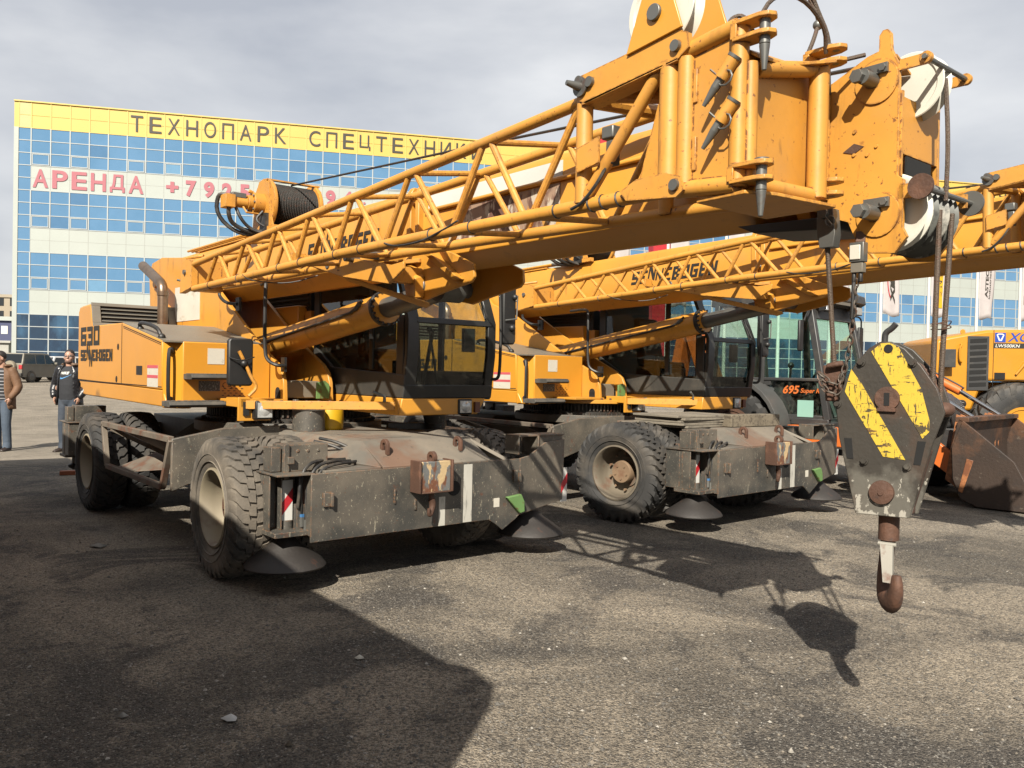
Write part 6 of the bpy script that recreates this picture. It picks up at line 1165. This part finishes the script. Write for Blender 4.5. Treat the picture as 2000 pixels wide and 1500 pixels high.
person((-8.02, 15.05, 0), R_(-6), 'person in a black leather jacket and glasses standing behind the near crane', (16, -4), BKJ, JEAD, BKT_, 1.05, mark=True, glasses=True, jlen=.80, collar=mat('collar_tan', (.22, .14, .09), .8))

# ------------------------------------------------------------------ cars in the car park
CGL = mat('car_glass', (.012, .016, .018), .08, var=0, spec=.7)
def car(loc, rz, label, paint, L=4.4, Wd=1.76, Hh=1.5, boxy=False, spare=False, clad=False):
    root = empty('parked_car', loc, rz); tag(root, label, 'car', 'cars parked before the office building'); F = Frame(root, (0, 0, 0)); P = F.part; h = Wd/2; x0, x1 = -L/2, L/2; bl = .62*Hh if not boxy else .60*Hh
    q = MB(); lower = [(x0, .45), (x0+.03, .30), (x1-.15, .28), (x1, .42), (x1-.02, bl-.18), (x1-.25, bl-.08), (x1-1.15, bl), (x0+.02, bl+.02)]
    q.loft([[(x, -h+.05, z) for x, z in lower], [(x, -h, z*.98+.01) for x, z in lower], [(x, h, z*.98+.01) for x, z in lower], [(x, h-.05, z) for x, z in lower]])
    roof = [(x1-1.2, bl), (x1-1.85, Hh-.03), (x1-2.3, Hh), (x0+.35 if boxy else x0+.75, Hh-.02), (x0+.08 if boxy else x0+.12, bl)]
    q.loft([[(x, -h+.04+(z-bl)*.18, z) for x, z in roof], [(x, h-.04-(z-bl)*.18, z) for x, z in roof]]); body = P('body', q, paint, bevel=.05)
    yb = lambda z: h-.035-(z-bl)*.18
    q = MB()
    zt = Hh-.10; fr = lambda a, b, f: a+(b-a)*f
    def sidew(xa, xb, xc, xd):
        for s in (-1, 1): q = MB(); q.add([(xa, s*yb(bl+.05), bl+.05), (xb, s*yb(bl+.05), bl+.05), (xc, s*yb(zt), zt), (xd, s*yb(zt), zt)], [(0, 1, 2, 3)]); P('side_window', q, CGL, body)
    sidew(x1-2.15, x1-1.38, x1-1.86, x1-2.15); sidew(x1-2.95, x1-2.22, x1-2.22, x1-2.95); sidew((x0+.22 if boxy else x0+.35), x1-3.02, x1-3.02, (x0+.42 if boxy else x0+.75))
    q = MB(); a, b = roof[0], roof[1]; off = .012
    q.add([(fr(a[0], b[0], .1)+off, -h+.13, fr(a[1], b[1], .1)), (fr(a[0], b[0], .1)+off, h-.13, fr(a[1], b[1], .1)), (fr(a[0], b[0], .9)+off, h-.22, fr(a[1], b[1], .9)), (fr(a[0], b[0], .9)+off, -h+.22, fr(a[1], b[1], .9))], [(0, 1, 2, 3)]); P('windscreen', q, CGL, body)
    q = MB(); a, b = roof[4], roof[3]
    q.add([(fr(a[0], b[0], .12)-off, -h+.14, fr(a[1], b[1], .12)), (fr(a[0], b[0], .12)-off, h-.14, fr(a[1], b[1], .12)), (fr(a[0], b[0], .9)-off, h-.22, fr(a[1], b[1], .9)), (fr(a[0], b[0], .9)-off, -h+.22, fr(a[1], b[1], .9))], [(0, 1, 2, 3)]); P('rear_window', q, CGL, body)
    for s in (-1, 1):
        q = MB(); q.box((x0-.012, s*(h-.22), bl-.28), (x0+.10, s*(h-.02), bl-.03)); P('tail_light', q, RED, body, bevel=.02)
        q = MB(); q.box((x1-.16, s*(h-.42), bl-.28), (x1-.02, s*(h-.05), bl-.14)); P('headlight', q, LAMP, body, bevel=.02)
        q = MB(); q.box((x1-1.5, s*(h+.01), bl+.03), (x1-1.4, s*(h+.17), bl+.15)); P('mirror', q, paint, body, bevel=.02)
        for x in (x0+.8, x1-.85):
            w = MB(); w.cyl((x, s*(h-.20), .33), (x, s*(h+.012), .33), .34, n=24); wh = P('wheel', w, RUB, None, bevel=.03); w = MB(); w.lathe([(0, .21), (.004, .2), (.0, .05), (.012, .0005)], (x, s*(h+.012), .33), (0, s, 0), 18); P('hub_cap', w, STL, wh)
    q = MB(); q.box((x0-.08, -h+.02, .32), (x0+.12, h-.02, .54)); q.box((x1-.14, -h+.04, .28), (x1+.05, h-.04, .50)); P('bumper', q, CABG if clad else paint, body, bevel=.03)
    q = MB(); q.box((x0-.09, -.26, .60), (x0-.0, .26, .71)); P('number_plate', q, WHP, body)
    if spare: q = MB(); q.lathe([(0, .36), (.10, .37), (.18, .34), (.19, .30), (.19, .0005), (0, .0005)], (x0, -.18, .88), (-1, 0, 0), 32); P('spare_wheel', q, mat('spare_cover', (.30, .255, .18), .6, layers=[(DUST, 3, .5, .3, I3, .5)]), body)
    return root
SUVP = mat('dusty_grey_paint', (.26, .245, .20), .4, layers=[(DUST, .9, .42, .3, I3, .6)], var=.1); SLV = mat('silver_paint', (.33, .33, .32), .3, .3, layers=[(DUST, 1.2, .5, .3, I3, .4)], var=.05); WCP = mat('white_car_paint', (.66, .66, .66), .3, var=.03); DGP = mat('green_car_paint', (.05, .06, .055), .25, var=.05)
def carat(px, y, rz, **k):
    X = (px-1000)/FPX*y; return car((X, y, gz(y)), R_(rz), **k)
carat(66, 50, 82, label='dusty grey off-road car with a covered spare wheel on its back', paint=SUVP, L=4.2, Hh=1.72, boxy=True, spare=True, clad=True)
carat(104, 57, 55, label='silver estate car half hidden behind the dusty off-road car', paint=SLV, L=4.5, Hh=1.56)
carat(158, 55, 50, label='white car behind the person in the black jacket', paint=WCP, L=4.6, Hh=1.6, boxy=True)
carat(-12, 62, 75, label='dark green car behind the person in the brown jacket', paint=DGP, L=4.5, Hh=1.65, boxy=True)
carat(1690, 58, 160, label='blue car in the far car park between hook block and loader', paint=mat('blue_car_paint', (.03, .08, .2), .3, var=.05), L=4.3, Hh=1.5)
carat(1790, 61, 20, label='beige car in the far car park left of the yellow loader', paint=mat('beige_car_paint', (.4, .36, .28), .3, var=.05), L=4.3, Hh=1.5)

# ------------------------------------------------------------------ buildings beyond, at the left edge
APT = mat('apartment_stone', (.42, .36, .27), .8, var=.06, vs=.3); APD = mat('apartment_dark', (.30, .27, .21), .8, var=.06, vs=.3); AWN = mat('apartment_window', (.03, .035, .04), .2, var=0)
def apartment():
    r, F = thing('apartment_block', 'cream stone apartment block with rows of windows beyond the office building', 'apartment block', (-126, 196, .4), R_(6)); 
    q = MB(); q.box((-22, 0, 0), (0, 14, 18.0)); q.box((0, 1.5, 0), (9, 14, 17.0)); q.prism([(-22, 18), (-4, 18), (-6, 20.5), (-20, 20.5)], 'y', .5, 12); q.box((-22.3, -.3, 17.6), (.3, 0, 18.3)); q.box((0, 1.2, 16.6), (9.3, 1.5, 17.3))
    for z in (5, 8, 11, 14): q.box((-.4, -.9, z), (2.6, 1.5, z+1.0)); 
    w = F.part('wall', q, APT)
    for i in range(5):
        for x in (-9.5, -7.2, -4.6, -2.4): q = MB(); q.box((x, -.08, 2.6+i*3), (x+1.3, .05, 4.5+i*3)); F.part('window', q, AWN, w)
        for x in (3.2, 6.2): q = MB(); q.box((x, 1.42, 2.6+i*3), (x+1.6, 1.55, 4.4+i*3)); F.part('window', q, AWN, w)
apartment()
r, F = thing('blue_warehouse', 'low blue warehouse with two small white windows below the apartment block', 'warehouse', (-84, 124, .45), R_(10)); q = MB(); q.box((-16, 0, 0), (12, 10, 7.4)); q.box((-16, -.4, 7.4), (12, 10.2, 8.0), 1); q.box((-16, -6, 0), (12, 0, 4.2), 1); F.part('wall', q, [mat('warehouse_blue', (.045, .055, .14), .6, var=.05), FWHT])
for x in (4.5, 7.0): q = MB(); q.box((x, -.05, 5.4), (x+.9, .02, 6.6)); F.part('window', q, WHP)
r, F = thing('site_cabin', 'pale site cabin with a dark door at the left edge of the car park', 'site cabin', (-46.5, 69, .45), R_(12)); q = MB(); q.box((-6, 0, 0), (4.2, 3, 2.75)); q.box((-6.2, -.2, 2.75), (4.4, 3.2, 2.95)); F.part('wall', q, mat('cabin_grey', (.45, .44, .40), .6, var=.08), bevel=.02); q = MB(); q.box((1.3, -.04, .1), (2.6, .02, 2.4)); F.part('door', q, AWN); q = MB(); q.box((-2.4, -.04, 1.0), (.4, .02, 2.3)); F.part('shutter', q, WHP)

# ------------------------------------------------------------------ unseen trailer left of the camera, its shape fitted to shade the left foreground
def trailer():
    az = 143.; u, v = uv(az); o = V((-.82, .46, 0))
    r, F = thing('unseen_trailer', 'unseen long yellow trailer left of the photographer, shaped to cast the left foreground shade', 'trailer', tuple(o), math.atan2(u.y, u.x)); P = F.part
    q = MB(); q.prism([(0, 1.0), (0, 2.80), (-.05, 2.97), (-.3, 3.02), (-.5, 2.95), (-12.4, 2.95), (-12.4, 1.0)], 'y', -2.5, 0)
    for i in range(20): q.box((-.5-i*.6, 0, 1.0), (-.56-i*.6, .03, 2.9))
    P('body', q, LYEL, bevel=.02)
    q = MB(); q.box((-12.2, -1.9, .7), (-.2, -1.7, 1.0)); q.box((-12.2, -.8, .7), (-.2, -.6, 1.0)); q.box((-8, -.08, .45), (-3, -.03, .95)); P('chassis', q, DGR)
    for x in (-9.0, -10.3, -11.6):
        for y in (-2.3, -.02):
            q = MB(); q.cyl((x, y-.3, .5), (x, y, .5), .5, n=28); w = P('wheel', q, RUB, bevel=.03)
trailer()

# ------------------------------------------------------------------ loose gravel and litter
def gravel():
    rnd = random.Random(3); q = MB()
    for i in range(26000):
        d = 2.2+9*rnd.random()**1.7; a = R_(rnd.uniform(-33, 33)); x, y = d*math.sin(a)*1.02, d*math.cos(a); s = .0035+.011*rnd.random()**5*(1 if rnd.random() < .97 else 2.0)
        vs = []; b = rnd.random()*6.28
        for k in range(4): vs.append((x+s*math.cos(b+k*1.57)*rnd.uniform(.7, 1.2), y+s*math.sin(b+k*1.57)*rnd.uniform(.7, 1.2), s*rnd.uniform(.0, .25)))
        vs += [(x+s*rnd.uniform(-.3, .3), y+s*rnd.uniform(-.3, .3), s*rnd.uniform(.55, .9))]
        q.add(vs, [(0, 1, 4), (1, 2, 4), (2, 3, 4), (3, 0, 4)], 0 if rnd.random() < .72 else (1 if rnd.random() < .80 else 2))
    o = link('gravel', q.mesh('gravel', [mat('stone_grey', (.13, .12, .105), .8, var=.3, vs=60), mat('stone_tan', (.24, .205, .16), .8, var=.3, vs=60), mat('stone_pale', (.42, .39, .34), .7, var=.2, vs=60)], (0, 0, 0), 20)); o['kind'] = 'stuff'
gravel()
def scrap(px, py, s, label, m_, cat='litter', name='paper_scrap', seed=0):
    d = F0+CX*(px-1000)/FPX-CU*(py-750)/FPX; t = -CAMH/d.z; rnd = random.Random(seed+px); q = MB(); n = 7
    ring = [(s*rnd.uniform(.45, 1)*math.cos(2*math.pi*i/n)*1.3, s*rnd.uniform(.45, 1)*math.sin(2*math.pi*i/n), .004+rnd.uniform(0, .03)*s*8) for i in range(n)]
    q.add(ring+[(0, 0, .02+s*.25)], [(i, (i+1) % n, n) for i in range(n)]); o = link(name, q.mesh(name, m_, ang=10), None, (d.x*t, d.y*t, .002)); so = o.modifiers.new('t', 'SOLIDIFY'); so.thickness = .0015; tag(o, label, cat)
PAPR = mat('white_paper', (.8, .8, .78), .7, var=.03)
scrap(451, 1408, .046, 'torn white paper scrap lying in the shaded foreground gravel', PAPR)
scrap(702, 1288, .024, 'small beige paper scrap at the edge of the big shadow', LABEL)
scrap(240, 1402, .022, 'flat grey scrap left of the torn white paper', mat('grey_paper', (.35, .34, .31), .8, var=.1))
scrap(565, 1458, .016, 'small tan wood chip near the bottom edge, right of the white paper', WOOD, 'wood chip', 'wood_chip')
scrap(192, 1069, .075, 'crumpled grey rag lying left of the front wheel', MATS['grey_paper'], 'rag', 'rag')
scrap(1545, 1472, .018, 'pale stone chip in the sunny gravel at the bottom', MATS['stone_pale'], 'stone', 'stone')
q = MB(); q.box((-.10, -.05, 0), (.10, .05, .06)); o = link('brick', q.mesh('brick', mat('brick_red', (.38, .12, .055), .8, var=.2)), None, (-6.35, 11.9, 0)); bev(o, .006); o.rotation_euler = (0, 0, .4); tag(o, 'orange brick on the ground behind the rear wheel of the near crane', 'brick')
